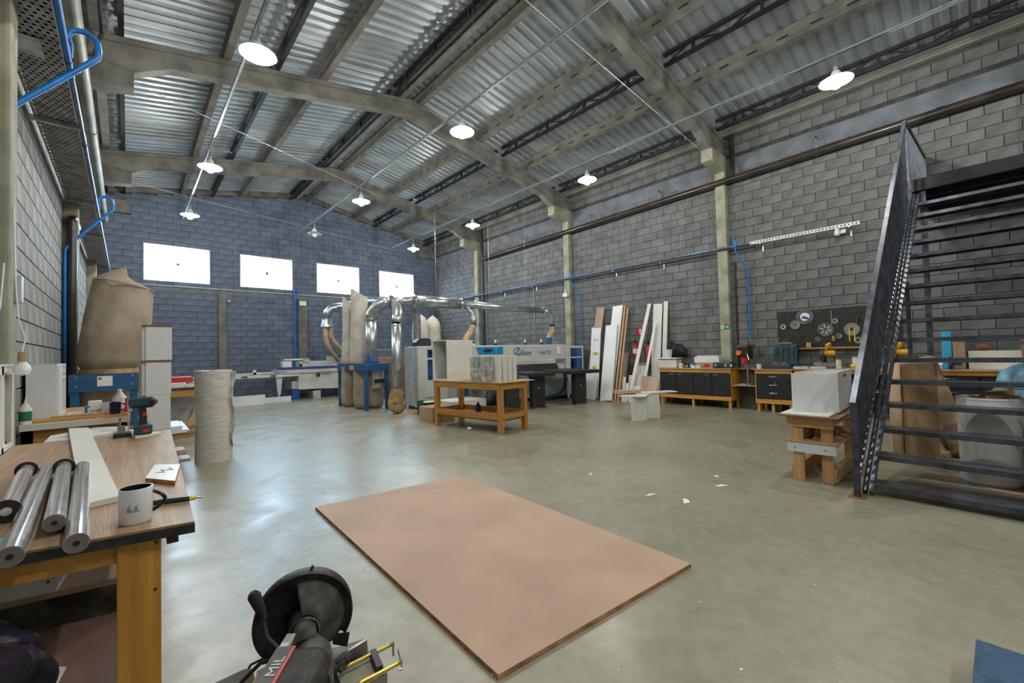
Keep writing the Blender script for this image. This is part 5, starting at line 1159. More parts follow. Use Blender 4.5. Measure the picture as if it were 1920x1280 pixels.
t.part('platform_side', MB().bar(st(8.96, 0, PT-.09), st(10.69, 0, PT-.09), .05, .18), 'steel_dark')
# railing: posts, handrail, dense balusters
HR = .85
t.part('newel_post', MB().bar(st(4.96, -.03, 0), st(4.96, -.03, HR+.02), .05, .05, (1, 0, 0)), 'stair_steel', bevel=.004)
t.part('post_plate', MB().box((4.90, .74, 0), (5.10, .86, .008)), 'melamine_edge')
hx1, hz1 = 8.66, 4.72
t.part('handrail', MB().bar(st(4.94, -.03, HR), st(hx1, -.03, hz1), .045, .045), 'stair_steel')
t.part('upper_handrail', MB().bar(st(hx1, -.03, hz1), st(10.66, -.03, hz1+.02), .045, .045), 'stair_steel')
t.part('wall_post', MB().bar(st(10.66, -.03, PT), st(10.66, -.03, hz1), .04, .04, (1, 0, 0)), 'stair_steel')
t.part('bottom_rail', MB().bar(st(4.98, -.03, .14), st(xb, -.03, zb_+.05), .03, .03), 'stair_steel')
n = 52
for i in range(n):
    x = 5.02+(8.62-5.02)*(i+.5)/n; f = (x-4.94)/(hx1-4.94); zt_ = HR+(hz1-HR)*f; g_ = (x-4.98)/(xb-4.98); zl = .14+(zb_+.05-.14)*g_
    t.part('baluster', MB().bar(st(x, -.03, zl), st(x, -.03, zt_), .018, .018, (1, 0, 0)), 'stair_steel')
for i in range(17):
    x = 8.75+.11*i; t.part('baluster', MB().bar(st(x, -.03, PT-.05), st(x, -.03, hz1), .018, .018, (1, 0, 0)), 'stair_steel')
t.part('support_post', MB().bar((9.05, .50, 0), (9.05, .50, PT-.15), .07, .07, (1, 0, 0)), 'stair_steel'); t.part('support_post', MB().bar((7.62, .612, 0), (7.62, .612, 2.2), .045, .045, (1, 0, 0)), 'stair_steel')
t.part('shop_light_bracket', MB().bar(st(9.05, .03, PT-.18), st(9.25, .03, PT-.5), .03, .03), 'galv')

# ------------------------------------------------------------------ things stored under the stairs
t = Thing('cardboard_roll', 'thick upright roll of brown cardboard under the stairs', 'roll', (7.25, .58, 0))
t.part('roll', MB().cyl((7.25, .58, 0), (7.25, .58, 1.15), .225, n=32), 'cardboard'); t.part('core', MB().cyl((7.25, .58, 1.15), (7.25, .58, 1.151), .05, n=16), 'steel_dark'); t.part('loose_end', MB().grid(lambda u, v: (7.25+.245*cos(2.2+1.1*u), .58+.245*sin(2.2+1.1*u)+.12*u*u, 1.15*v), 10, 2), 'cardboard', solid=.004)
single('leaning_roll', 'long brown cardboard roll leaning beside the upright one', 'roll', MB().cyl((7.36, .17, .06), (8.05, .50, 1.16), .11, n=24), 'cardboard', (7.36, .17, 0))
single('grey_sack', 'crumpled dark grey sack between the two cardboard rolls', 'sack', MB().sphere((7.86, .30, .17), .17, 16, 10, (.8, .6, 1.0)), 'grease_grey', (7.86, .30, 0))
single('floor_sheet', 'thin brown sheet on the floor beneath the stairs', 'sheet', MB().prism([(5.75, -1.6), (8.4, -1.4), (8.3, .42), (6.9, .46), (5.85, -.1)], 'z', .001, .008), 'mdf', (6.8, -.4, 0))
t = Thing('waste_bin', 'round white bin of wood waste behind the stair treads', 'bin', (6.30, -.04, .009))
t.part('barrel', MB().lathe([(.001, 0), (.19, 0), (.215, .03), (.225, .82), (.23, .82), (.23, .84), (.218, .84), (.205, .04), (.001, .03)], (6.30, -.04, .009), 36), 'white_plastic')
for i in range(6):
    a = i*1.1; t.part('wood_piece', MB().obox((6.30+.08*cos(a), -.04+.08*sin(a), .78+.02*i), (.24, .10, .05), (Matrix.Rotation(a, 3, 'Z') @ Matrix.Rotation(.25*sin(a*3), 3, 'Y'))), ('melamine_edge', 'pine', 'cardboard')[i % 3])
t.part('paper_corner', MB().prism([(6.20, -.25), (6.30, -.28), (6.28, -.16)], 'z', .93, .935), 'paper_white')
t = Thing('plastic_bag', 'tied light blue plastic bag standing behind the white bin', 'bag', (8.40, -.50, 0))
t.part('bag', MB().grid(lambda u, v: (8.40+(.34+.03*sin(7*2*pi*u+4*v)+.02*sin(3*2*pi*u))*(.80+.35*sin(pi*min(1, v*1.05))) * (1 if v < .86 else max(.12, 1-(v-.86)/.14*.9))*cos(2*pi*u), -.50+(.34+.03*sin(6*2*pi*u-3*v))*(.80+.35*sin(pi*min(1, v*1.05)))*(1 if v < .86 else max(.12, 1-(v-.86)/.14*.9))*sin(2*pi*u), .01+1.18*v), 40, 20), 'film_blue')
t.part('knot', MB().sphere((8.40, -.50, 1.22), .06, 10, 8, (1, 1, 1.1)), 'film_blue')
single('leaning_plank', 'brown plank leaning at the edge of the picture behind the stairs', 'plank', MB().bar((6.95, -.42, .0), (7.25, -.36, 1.42), .12, .02, (1, 0, 0)), 'mdf', (6.95, -.42, 0))
t = Thing('paint_carton', 'dark purple carton with white letters beside the white bin', 'carton', (6.25, -.55, .009)); t.part('carton', MB().box((6.08, -.72, .009), (6.40, -.34, .55)), 'purple_black', bevel=.004); t.part('orange_band', MB().box((6.077, -.70, .10), (6.08, -.36, .22)), 'cardboard'); text('carton_lettering', 'S', .10, frame_mat((6.076, -.38, .33), (0, -1, 0), (0, 0, 1)), 'paper_white', t.o, t.loc)
single('metal_bar', 'grey metal bar lying across behind the white bin', 'bar', MB().bar((7.2, .18, .99), (7.0, -.4, .92), .05, .03), 'steel', (7.2, .18, .9)) if False else None
# ------------------------------------------------------------------ sheet on the floor
t = Thing('mdf_sheet', 'big bare brown board lying on the concrete floor', 'board', (2.0, 2.7, 0))
qd = [(2.82, 4.00), (1.285, 4.17), (1.175, 1.435), (2.67, 1.29)]
t.part('face', MB().prism(qd, 'z', .0235, .025), 'mdf'); t.part('core', MB().prism([(p[0]*.9999+.0002, p[1]) for p in qd], 'z', .002, .0234), 'mdf_edge')

# ------------------------------------------------------------------ foreground workbench
mat('bench_ply', (.37, .235, .135), .5, col2=(.24, .145, .08), scale=5, stretch=(9, .6, 1), bump=.12, bscale=25, detail=9, mixpos=(.3, .68), rvar=.12)
mat('bench_edge', (.030, .030, .036), .55, var=.35, scale=12)
mat('shelf_brown', (.23, .135, .105), .6, var=.1, scale=4)
t = Thing('workbench', 'plywood topped workbench with orange legs and black edge', 'workbench', (-.2, 2.9, 0))
tq = [(.155, 1.665), (.235, 4.02), (-.52, 4.06), (-.52, 1.81)]
t.part('top', MB().prism(tq, 'z', .893, .900), 'bench_ply'); t.part('edge_band', MB().prism([(.156, 1.663), (.236, 4.021), (-.52, 4.061), (-.52, 1.808)], 'z', .866, .8929), 'bench_edge')
t.part('front_apron', MB().add([(-.52, 1.85, .795), (-.02, 1.755, .80), (-.02, 1.78, .80), (-.52, 1.875, .795), (-.52, 1.85, .866), (-.02, 1.755, .866), (-.02, 1.78, .866), (-.52, 1.875, .866)], [(0, 1, 2, 3), (4, 7, 6, 5), (0, 4, 5, 1), (1, 5, 6, 2), (2, 6, 7, 3), (3, 7, 4, 0)]), 'bench_wood_x', bevel=.002)
for a, b in (((-.024, 1.735, 0), (.078, 1.775, .866)), ((.08, 3.85, 0), (.17, 3.92, .866)), ((-.50, 3.85, 0), (-.42, 3.93, .866)), ((-.50, 1.88, 0), (-.44, 1.95, .866))): t.part('leg', MB().box(a, b), 'bench_wood_z', bevel=.003)
t.part('side_rail', MB().bar((.11, 1.80, .835), (.14, 3.88, .835), .03, .06), 'bench_edge'); t.part('bolt', MB().cyl((.066, 1.734, .842), (.066, 1.730, .842), .004, n=6), 'steel_dark'); t.part('bolt', MB().cyl((.064, 1.734, .70), (.064, 1.730, .70), .004, n=6), 'steel_dark')
t.part('shelf', MB().prism([(.05, 1.80), (.12, 3.85), (-.50, 3.86), (-.50, 1.90)], 'z', .34, .36), 'shelf_brown'); t.part('side_rail', MB().bar((-.47, 1.9, .835), (-.46, 3.88, .835), .03, .06), 'bench_edge')
# on the lower shelf
single('stored_panel', 'tan panel stored on the lower shelf of the workbench', 'panel', MB().prism([(.03, 2.12), (.06, 3.6), (-.45, 3.6), (-.45, 2.22)], 'z', .60, .62), 'mdf', (-.2, 3.1, .56))
single('panel_block', 'dark block carrying the tan panel under the workbench', 'block', MB().prism([(.03, 2.45), (.05, 3.5), (-.44, 3.5), (-.44, 2.55)], 'z', .361, .5995), 'grease_grey', (-.2, 3.1, .36))
t = Thing('drawer_box', 'white drawer box on the tan panel under the workbench', 'box', (-.3, 2.3, .621)); t.part('front', MB().prism([(-.18, 2.16), (-.18, 2.18), (-.45, 2.24), (-.45, 2.22)], 'z', .621, .745), 'white_panel'); t.part('side', MB().prism([(-.18, 2.16), (-.14, 2.6), (-.155, 2.6), (-.195, 2.18)], 'z', .621, .745), 'white_panel'); t.part('base', MB().prism([(-.19, 2.19), (-.16, 2.6), (-.45, 2.6), (-.45, 2.25)], 'z', .621, .632), 'white_panel')
for z in (.66, .71): t.part('screw_hole', MB().cyl((-.20, 2.164, z), (-.20, 2.158, z), .004, n=6), 'black_plastic')
single('paper_slip', 'white paper corner sticking out on the lower shelf', 'paper', MB().prism([(-.175, 2.02), (-.155, 2.14), (-.21, 2.20), (-.23, 2.02)], 'z', .361, .364), 'paper_white', (-.19, 2.1, .361))
single('black_bag', 'crumpled dark purple bag hanging before the workbench shelf', 'bag', MB().grid(lambda u, v: (-.30+(.125+.012*sin(5*2*pi*u+6*v)+.010*sin(11*2*pi*u-4*v))*(.75+.35*sin(pi*min(1, v+.1)))*(1 if v < .9 else 1-(v-.9)*8)*cos(2*pi*u)+.02*v, 1.73+.075*(1+.1*sin(7*2*pi*u))*(1 if v < .9 else 1-(v-.9)*8)*sin(2*pi*u), .42+.36*v-.10*max(0, cos(2*pi*u))*v*v), 36, 18), 'purple_black', (-.28, 1.73, .42))

# on the bench top
o = single('white_plank', 'long pale melamine plank lying along the workbench', 'plank', MB().add([(-.115, 2.07, .901), (-.02, 2.10, .901), (-.215, 4.50, .901), (-.325, 4.58, .901), (-.115, 2.07, .922), (-.02, 2.10, .922), (-.215, 4.50, .922), (-.325, 4.58, .922)], [(0, 1, 2, 3), (4, 7, 6, 5), (0, 4, 5, 1), (1, 5, 6, 2), (2, 6, 7, 3), (3, 7, 4, 0)]), 'white_mdf', (-.15, 3, .9), bevel=.001)
def film_roll(label, a, b, r, m, fl0=False, fl1=False):
    t = Thing('film_roll', label, 'roll', (a[0], a[1], .901), group='rolls of plastic film on the workbench')
    z = .901+r+(.012 if (fl0 or fl1) else 0); p, q = Vector((*a, z)), Vector((*b, z)); d = (q-p).normalized()
    t.part('film', MB().tube([tuple(p.lerp(q, i/6)) for i in range(7)], r, 20), 'clear_film')
    for e, s, f in ((p, -1, fl0), (q, 1, fl1)):
        if f: t.part('end_flange', MB().cyl(tuple(e), tuple(e+d*s*.008), r+.012, n=22), 'black_plastic'); t.part('core_plug', MB().cyl(tuple(e+d*s*.008), tuple(e+d*s*.010), r*.55, n=14), 'plastic_wrap')
        else: t.part('core', MB().cyl(tuple(e), tuple(e+d*s*.002), r*.92, n=20), 'film_core'); t.part('core_hole', MB().cyl(tuple(e+d*s*.002), tuple(e+d*s*.003), r*.28, n=12), 'black_plastic')
film_roll('clear film roll with black flanges at both ends', (-.330, 2.84), (-.286, 2.10), .024, None, True, True)
film_roll('longest clear film roll between the two flanged ones', (-.268, 2.80), (-.216, 1.63), .026, None)
film_roll('clear film roll with a black flange at its far end only', (-.211, 2.78), (-.158, 1.83), .025, None, True, False)
film_roll('clear film roll beside the white plank', (-.152, 2.78), (-.100, 1.62), .026, None)
t = Thing('coffee_mug', 'white mug with dark inside and faded print on the workbench', 'mug', (.02, 1.80, .901))
mx, my, mz = .02, 1.80, .901
t.part('body', MB().lathe([(.001, 0), (.038, 0), (.041, .004), (.0415, .103), (.041, .106), (.0385, .106)], (mx, my, mz), 40), 'mug_white'); t.part('inside', MB().lathe([(.0385, .106), (.038, .10), (.037, .008), (.001, .006)], (mx, my, mz), 40), 'mug_navy')
t.part('handle', MB().tube([(mx+.034+.036*sin(pi*k/14), my-.006-.006*sin(pi*k/14), mz+.092-.068*k/14) if 0 < k < 14 else (mx+.036, my-.006, mz+(.090 if k == 0 else .026)) for k in range(15)], .0055, 10), 'mug_navy')
pr = MB()
for k in range(7):
    a = radians(-118+6*k); r = .0418; h = .045+.010*sin(k*1.7); pr.box((mx+r*cos(a)-.0015, my+r*sin(a)-.0015, mz+.040), (mx+r*cos(a)+.0015, my+r*sin(a)+.0006, mz+h+.006))
t.part('faded_print', pr, 'tray_grey', kind='stuff')
t = Thing('utility_knife', 'yellow and black cutter knife behind the mug', 'knife', (.13, 1.92, .901))
a, b = Vector((.065, 1.945, .911)), Vector((.165, 1.905, .911)); t.part('grip', MB().tube([tuple(a), tuple(a.lerp(b, .3)), tuple(b)], [.008, .010, .009], 10), 'black_plastic'); t.part('body', MB().cyl(tuple(a-(b-a).normalized()*.03), tuple(a), .007, n=8), 'yellow_plastic'); t.part('nose', MB().cyl(tuple(b), tuple(b+(b-a).normalized()*.018), .009, .005, 8), 'yellow_plastic'); t.part('blade', MB().bar(tuple(b+(b-a).normalized()*.016), tuple(b+(b-a).normalized()*.034), .001, .006), 'chrome')
t = Thing('small_board', 'small white board with brown edge and marks on the workbench', 'board', (.11, 2.4, .901)); q = [(.055, 2.35), (.142, 2.20), (.182, 2.53), (.095, 2.62)]
t.part('core', MB().prism(q, 'z', .901, .917), 'mdf_edge'); t.part('face', MB().prism(q, 'z', .9171, .9185), 'white_panel'); t.part('glue_mark', MB().tube([(.09, 2.42, .9187), (.12, 2.40, .9187), (.11, 2.46, .9187), (.15, 2.43, .9187), (.14, 2.49, .9187)], .003, 5), 'plastic_wrap')
single('blue_cloth', 'small blue and white cloth at the end of the film rolls', 'cloth', MB().sphere((-.262, 1.83, .912), .022, 10, 8, (1.1, 1.3, .55)), 'skyblue_box', (-.262, 1.83, .901))
t = Thing('cordless_drill', 'black and red cordless drill standing at the far bench corner', 'drill', (.075, 3.80, .915)); dx, dy = .075, 3.80
t.part('battery', MB().box((dx-.045, dy-.06, .920), (dx+.05, dy+.05, .985)), 'teal_case', bevel=.012); t.part('battery_button', MB().box((dx-.0, dy-.063, .935), (dx+.035, dy-.06, .955)), 'red_plastic'); t.part('grip', MB().tube([(dx, dy, .98), (dx+.002, dy, 1.03), (dx-.004, dy, 1.09)], [.026, .022, .024], 12), 'black_plastic'); t.part('trigger', MB().box((dx+.0, dy-.03, 1.04), (dx+.022, dy-.02, 1.065)), 'red_plastic')
t.part('motor_housing', MB().cyl((dx-.05, dy+.03, 1.125), (dx+.045, dy-.04, 1.13), .036, n=16), 'teal_case'); t.part('chuck', MB().cyl((dx+.045, dy-.04, 1.13), (dx+.068, dy-.058, 1.132), .026, .016, 14), 'black_plastic'); t.part('chuck_face', MB().cyl((dx+.068, dy-.058, 1.132), (dx+.070, dy-.060, 1.132), .012, n=10), 'chrome')
single('offcut', 'pale wedge offcut under the cordless drill', 'offcut', MB().prism([(.02, 3.86), (.04, 3.72), (.17, 3.76), (.17, 3.80), (.10, 3.88)], 'z', .901, .918), 'white_mdf', (.08, 3.8, .901))
t = Thing('bar_clamp', 'black and steel corner clamp beside the cordless drill', 'clamp', (-.01, 3.92, .901)); t.part('base', MB().box((-.07, 3.86, .901), (.02, 3.98, .925)), 'black_plastic'); t.part('jaw', MB().box((-.05, 3.88, .925), (-.01, 3.95, .97)).box((-.045, 3.90, .97), (-.03, 3.93, 1.03)), 'steel'); t.part('bar', MB().box((.0, 3.90, .925), (.008, 3.93, 1.18)), 'chrome'); t.part('screw', MB().cyl((.015, 3.88, .96), (.05, 3.86, .96), .012, n=10), 'steel'); t.part('red_grip', MB().box((-.012, 3.895, 1.08), (-.001, 3.925, 1.16)), 'red_plastic')
single('grey_plate', 'crumpled grey plate bridging the gap between the two benches', 'plate', MB().add([(-.40, 4.08, .885), (.10, 4.06, .885), (.13, 4.42, .885), (-.18, 4.66, .885), (-.40, 4.42, .885), (-.40, 4.08, .899), (.10, 4.06, .899), (.13, 4.42, .9), (-.18, 4.66, .9), (-.40, 4.42, .899)], [(0, 4, 3, 2, 1), (5, 6, 7, 8, 9), (0, 1, 6, 5), (1, 2, 7, 6), (2, 3, 8, 7), (3, 4, 9, 8), (4, 0, 5, 9)]), 'plastic_wrap', (-.1, 4.3, .905))
t = Thing('glue_carton', 'small pink and white packet on the grey plate', 'packet', (-.03, 4.15, .901)); t.part('packet', MB().box((-.09, 4.12, .901), (-.03, 4.22, .91)), 'paper_white'); t.part('print', MB().box((-.085, 4.13, .91), (-.05, 4.2, .911)), 'pink_label')

# ------------------------------------------------------------------ second bench and what stands on it
t = Thing('second_workbench', 'cluttered wooden workbench behind the plywood one', 'workbench', (-.3, 5.9, 0))
t.part('top', MB().box((-.66, 5.36, .875), (.02, 7.0, .90)), 'pine'); t.part('edge_board', MB().box((-.66, 5.33, .85), (.02, 5.36, .90)), 'bag_cream'); t.part('apron', MB().box((-.66, 5.40, .73), (.0, 5.43, .875)), 'table_wood_x')
for x, y in ((-.05, 5.4), (-.66, 5.4), (-.05, 6.9), (-.66, 6.9)): t.part('leg', MB().box((x, y, 0), (x+.07, y+.07, .875)), 'table_wood_z')
t.part('drawer_front', MB().box((-.62, 5.37, .55), (-.30, 5.40, .72)), 'table_wood_x')
for i, (y, z, x0, x1, m) in enumerate(((5.42, .9005, -.60, .0, 'pine'), (5.55, .9005, -.62, -.02, 'ply'), (5.46, .923, -.50, -.02, 'ply'))):
    single('wood_strip', ['pine strip nearest along the cluttered workbench', 'pale plywood strip behind the pine strip', 'short plywood strip stacked on the pine strip'][i], 'strip', MB().box((x0, y, z), (x1, y+.09, z+.022)), m, (x0, y, z))
def cup(label, x, y, z, r, h, m, mi, hx, hy):
    t = Thing('mug', label, 'mug', (x, y, z)); t.part('body', MB().lathe([(.001, 0), (r*.95, 0), (r, .005), (r, h), (r*.93, h), (r*.9, .01), (.001, .008)], (x, y, z), 24), m)
    t.part('handle', MB().tube([(x+hx*r, y+hy*r, z+h*.85), (x+hx*r*1.5, y+hy*r*1.5, z+h*.85), (x+hx*r*1.75, y+hy*r*1.75, z+h*.55), (x+hx*r*1.5, y+hy*r*1.5, z+h*.2), (x+hx*r, y+hy*r, z+h*.2)], .006, 8), m); return t
cup('black mug on the cluttered workbench', -.085, 5.48, .924, .042, .105, 'mug_navy', None, 1, 0)
single('plastic_cup', 'white plastic cup behind the black mug', 'cup', MB().lathe([(.001, 0), (.03, 0), (.038, .10), (.036, .10), (.028, .004), (.001, .004)], (-.15, 5.60, .924), 20), 'white_plastic', (-.15, 5.60, .924))
t = Thing('glue_bottle', 'white glue bottle with green label beside the near cabinet', 'bottle', (-.60, 5.25, .90)); gx, gy, gz = -.545, 5.02, .78
t.o.location = (-.56, 5.20, .901); t.loc = (-.56, 5.20, .901); gx, gy, gz = -.635, 5.40, .901
t.part('body', MB().lathe([(.001, 0), (.036, 0), (.038, .01), (.038, .13), (.02, .16), (.018, .17)], (gx, gy, gz), 20), 'white_plastic'); t.part('label', MB().lathe([(.0388, .03), (.0388, .11)], (gx, gy, gz), 20), 'green_sign'); t.part('nozzle', MB().cyl((gx, gy, gz+.17), (gx+.005, gy, gz+.23), .012, .004, 10), 'white_plastic')
t = Thing('water_bottle', 'clear plastic water bottle lying on the cluttered workbench', 'bottle', (-.1, 6.1, .90)); t.part('bottle', MB().lathe([(.001, 0), (.05, 0), (.055, .02), (.055, .06), (.02, .11), (.016, .12)], (-.06, 6.05, .98), 18), 'plastic_wrap'); t.part('cap', MB().cyl((-.06, 6.05, 1.10), (-.06, 6.05, 1.125), .018, n=12), 'paper_white'); t.part('rest_block', MB().box((-.14, 5.98, .9005), (.0, 6.14, .98)), 'paper_white')
for i, (x, y, w, d, h, m, lb) in enumerate(((-.42, 5.72, .25, .15, .035, 'plastic_wrap', 'grey plastic folder lying by the white cabinet'), (-.30, 5.72, .035, .10, .09, 'sky_blue', 'small teal carton on the cluttered workbench'), (-.18, 5.82, .10, .06, .11, 'black_plastic', 'black and yellow glue carton behind the black mug'), (-.30, 6.15, .10, .10, .11, 'paper_white', 'small white carton beneath the blue stand'), (-.05, 5.70, .09, .14, .045, 'red_plastic', 'flat red and white packet beside the black mug'))):
    t = Thing('carton', lb, 'carton', (x, y, .9005)); t.part('box', MB().box((x, y, .9005), (x+w, y+d, .9005+h)), m, bevel=.003); t.part('label', MB().box((x+w*.55, y-.001, .9005+h*.2), (x+w*.95, y, .9005+h*.85)), 'yellow_plastic' if i == 2 else 'paper_white')
t = Thing('printed_strip', 'white printed carton strip with dark letters behind the plywood strips', 'carton', (-.2, 5.68, .90)); t.part('panel', MB().box((-.265, 5.665, .9005), (-.05, 5.685, .975)), 'paper_white'); text('strip_lettering', 'GE', .05, frame_mat((-.258, 5.664, .922), (1, 0, 0), (0, 0, 1)), 'black_plastic', t.o, t.loc, sx=1.1); text('strip_lettering', 'SER', .05, frame_mat((-.150, 5.664, .922), (1, 0, 0), (0, 0, 1)), 'black_plastic', t.o, t.loc, sx=1.1); t.part('red_emblem', MB().cyl((-.168, 5.665, .938), (-.168, 5.662, .938), .020, n=14), 'red_paint')
# white cabinets
t = Thing('white_cabinet', 'white wall cabinet with open compartments on the cluttered workbench', 'cabinet', (-.57, 5.9, .90))
x0, x1, y0, y1, z0, z1 = -.66, -.47, 5.10, 6.35, .93, 1.405
t.o.location = (-.57, 5.9, .93); t.loc = (-.57, 5.9, .93)
y0 = 5.62
t.part('side_panel', MB().box((x0, y0, .9005), (x1, y0+.02, z1)), 'white_panel'); t.part('side_panel', MB().box((x0, y1-.02, .9005), (x1, y1, z1)), 'white_panel'); t.part('back_panel', MB().box((x0, y0+.02, .9005), (x0+.01, y1-.02, z1)), 'white_panel')
t.part('top_panel', MB().box((x0, y0+.02, z1-.02), (x1, y1-.02, z1)), 'white_panel'); t.part('bottom_panel', MB().box((x0, y0+.02, .9005), (x1, y1-.02, .92)), 'white_panel')
t.part('divider', MB().box((x0+.01, 5.86, .92), (x1, 5.88, z1-.02)), 'white_panel'); t.part('divider', MB().box((x0+.01, 6.10, 1.28), (x1, 6.12, z1-.02)), 'white_panel')
for z in (1.26, 1.32): t.part('shelf', MB().box((x0+.01, 5.88, z), (x1, y1-.02, z+.018)), 'white_panel')
t.part('door_stile', MB().box((x1-.004, 5.64, .92), (x1+.012, 5.86, z1-.02)), 'white_panel')
t = Thing('white_cabinet', 'white framed cabinet standing on the near end of the bench', 'cabinet', (-.6, 4.0, .90))
x0, x1, y0, y1, z0, z1 = -.66, -.525, 3.25, 4.06, .9005, 1.395
t.part('carcass', MB().box((x0, y0, z0), (x1-.02, y1, z1)), 'white_panel'); 
for nm, a, b in (('stile', (x1-.02, y1-.05, z0), (x1, y1, z1)), ('stile', (x1-.02, y0, z0), (x1, y0+.05, z1)), ('stile', (x1-.02, 3.72, z0), (x1, 3.77, z1)), ('rail', (x1-.02, y0+.05, z1-.05), (x1, y1-.05, z1)), ('rail', (x1-.02, y0+.05, z0), (x1, y1-.05, z0+.03))): t.part(nm, MB().box(a, b), 'white_panel')
t.part('hinge', MB().box((x1, 3.80, z1-.06), (x1+.004, 3.82, z1-.035)), 'melamine_edge'); t.part('foot_clip', MB().box((x1, 3.82, z0+.04), (x1+.003, 3.84, z0+.06)), 'steel_dark')
t.part('top_panel', MB().box((x0, y0, z1), (x1+.005, y1+.005, z1+.012)), 'white_panel')
# stacked white drawers
for k in range(4):
    z0 = (0, .765, 1.09, 1.415)[k]; z1 = (.763, 1.088, 1.413, 1.745)[k]
    t = Thing('white_drawer_box', ['tall white box at the foot of the white box tower', 'third white box from the top of the tower', 'second white box of the tower with brown top edge', 'topmost white box of the tower with brown top edge'][k], 'box', (.21, 5.2, z0), group='white boxes stacked behind the bench')
    t.part('front', MB().box((.125, 5.17, z0), (.315-.006*(3-k), 5.19, z1)), 'white_panel', bevel=.002); t.part('body', MB().box((.10, 5.19, z0), (.31-.006*(3-k), 5.52, z1-.01)), 'white_panel')
    if k >= 2: t.part('brown_edge', MB().box((.10, 5.165, z1-.018), (.317-.006*(3-k), 5.52, z1)), 'melamine_edge')
# hanging bulb
t = Thing('hanging_bulb', 'bare bulb hanging by a white cord at the left column', 'bulb', (-.46, 3.95, 1.36)); bx, by = -.475, 3.92
t.part('glass', MB().lathe([(.001, 0), (.03, .008), (.04, .035), (.034, .06), (.018, .085), (.016, .09)], (bx, by, 1.335), 20), 'plastic_wrap'); t.part('socket', MB().cyl((bx, by, 1.42), (bx, by, 1.48), .02, .016, 12), 'cardboard'); t.part('cord', MB().tube([(bx, by, 1.48), (bx+.01, by+.02, 1.56), (bx-.02, by+.05, 1.68), (bx-.04, by+.1, 1.9), (bx-.05, by+.1, 2.4)], .004, 6), 'white_plastic'); t.part('loose_cord', MB().tube([(bx-.06, by-.1, 2.0), (bx-.065, by-.15, 1.75), (bx-.075, by-.3, 1.5), (bx-.08, by-.35, 1.41)], .004, 6), 'white_plastic')
single('switch_box', 'small pale switch box on the edge of the left column', 'switch box', MB().box((-.53, 4.10, 1.80), (-.50, 4.17, 1.97)), 'galv_paint', (-.52, 4.1, 1.8), bevel=.004)

# ------------------------------------------------------------------ big dust bag on a blue stand at the left wall
t = Thing('dust_collector', 'bulging grey dust bag on a blue stand by the left wall', 'dust collector', (-.18, 7.9, 0))
x0, x1, y0, y1, zt, zb = -.52, .10, 7.45, 8.35, 1.26, 1.02
for x, y in ((x0, y0), (x1-.08, y0), (x0, y1-.08), (x1-.08, y1-.08)): t.part('leg', MB().box((x, y, 0), (x+.08, y+.08, zt-.01)), 'stand_blue', bevel=.003)
for a, b in (((x0-.01, y0-.012, zb+.03), (x1+.01, y0, zt)), ((x0-.01, y1, zb), (x1+.01, y1+.012, zt)), ((x0-.012, y0, zb), (x0, y1, zt)), ((x1, y0, zb), (x1+.012, y1, zt))): t.part('apron', MB().box(a, b), 'stand_blue')
t.part('maker_label', MB().box((-.28, y0-.014, 1.11), (-.14, y0-.012, 1.235)), 'paper_white'); t.part('label_mark', MB().cyl((-.255, y0-.014, 1.205), (-.255, y0-.016, 1.205), .016, n=10), 'red_paint')
for x in (-.47, .05):
    for z in (1.12, 1.23): t.part('bolt', MB().cyl((x, y0-.012, z), (x, y0-.02, z), .012, n=6), 'galv')
def bigbag(u, v):
    a = 2*pi*u
    r = .315+.07*sin(pi*min(1, (v*.8+.15)))
    if v < .08: r *= .80+.20*v/.08
    if v > .88: r *= max(.04, 1-((v-.88)/.12)**1.1*.96)
    sx = 1.0-.06*v; f = 1+.03*sin(3*a+2+2*v)+.018*sin(8*a-6*v)+.012*sin(17*a+9*v)
    return (-.19+.19*v+r*sx*f*.92*cos(a), 7.95+r*f*sin(a), zt+.04+1.34*v-.10*cos(a)*max(0, v-.6)/.4)
t.part('filter_bag', MB().grid(bigbag, 44, 30), 'bag_dusty'); t.part('bag_seam', MB().tube([(-.19+.19*.86+.36*.95*.92*cos(2*pi*k/24), 7.95+.37*sin(2*pi*k/24), zt+.04+1.34*.865-.065*cos(2*pi*k/24)) for k in range(25)], .008, 5), 'bag_cloth')
t.part('clamp_ring', MB().cyl((-.18, 7.95, zt), (-.18, 7.95, zt+.06), .30, n=30), 'hose_dust'); t.part('collection_bag', bag(None, (-.2, 7.95), .29, .05, zb+.1, (0, 0), lambda v: (1.0, 1.0), 77), 'bag_dusty')
for i in range(7): single('lath', ['thin pale lath nearest the white box tower', 'second lath beside the grey dust bag', 'third lath of the bundle beside the dust bag', 'fourth lath of the bundle beside the dust bag', 'fifth lath of the bundle beside the dust bag', 'sixth lath of the bundle beside the dust bag', 'lath nearest the dust bag in the bundle'][i], 'lath', MB().bar((.225-.022*i, 8.62+.02*i, 0), (.225-.02*i, 8.66+.02*i, 1.62-.13*(i % 3)), .018, .045, (0, 1, 0)), 'bag_cream' if i % 2 else 'pine_z', (.225-.022*i, 8.62, 0), group='bundle of laths by the dust bag')

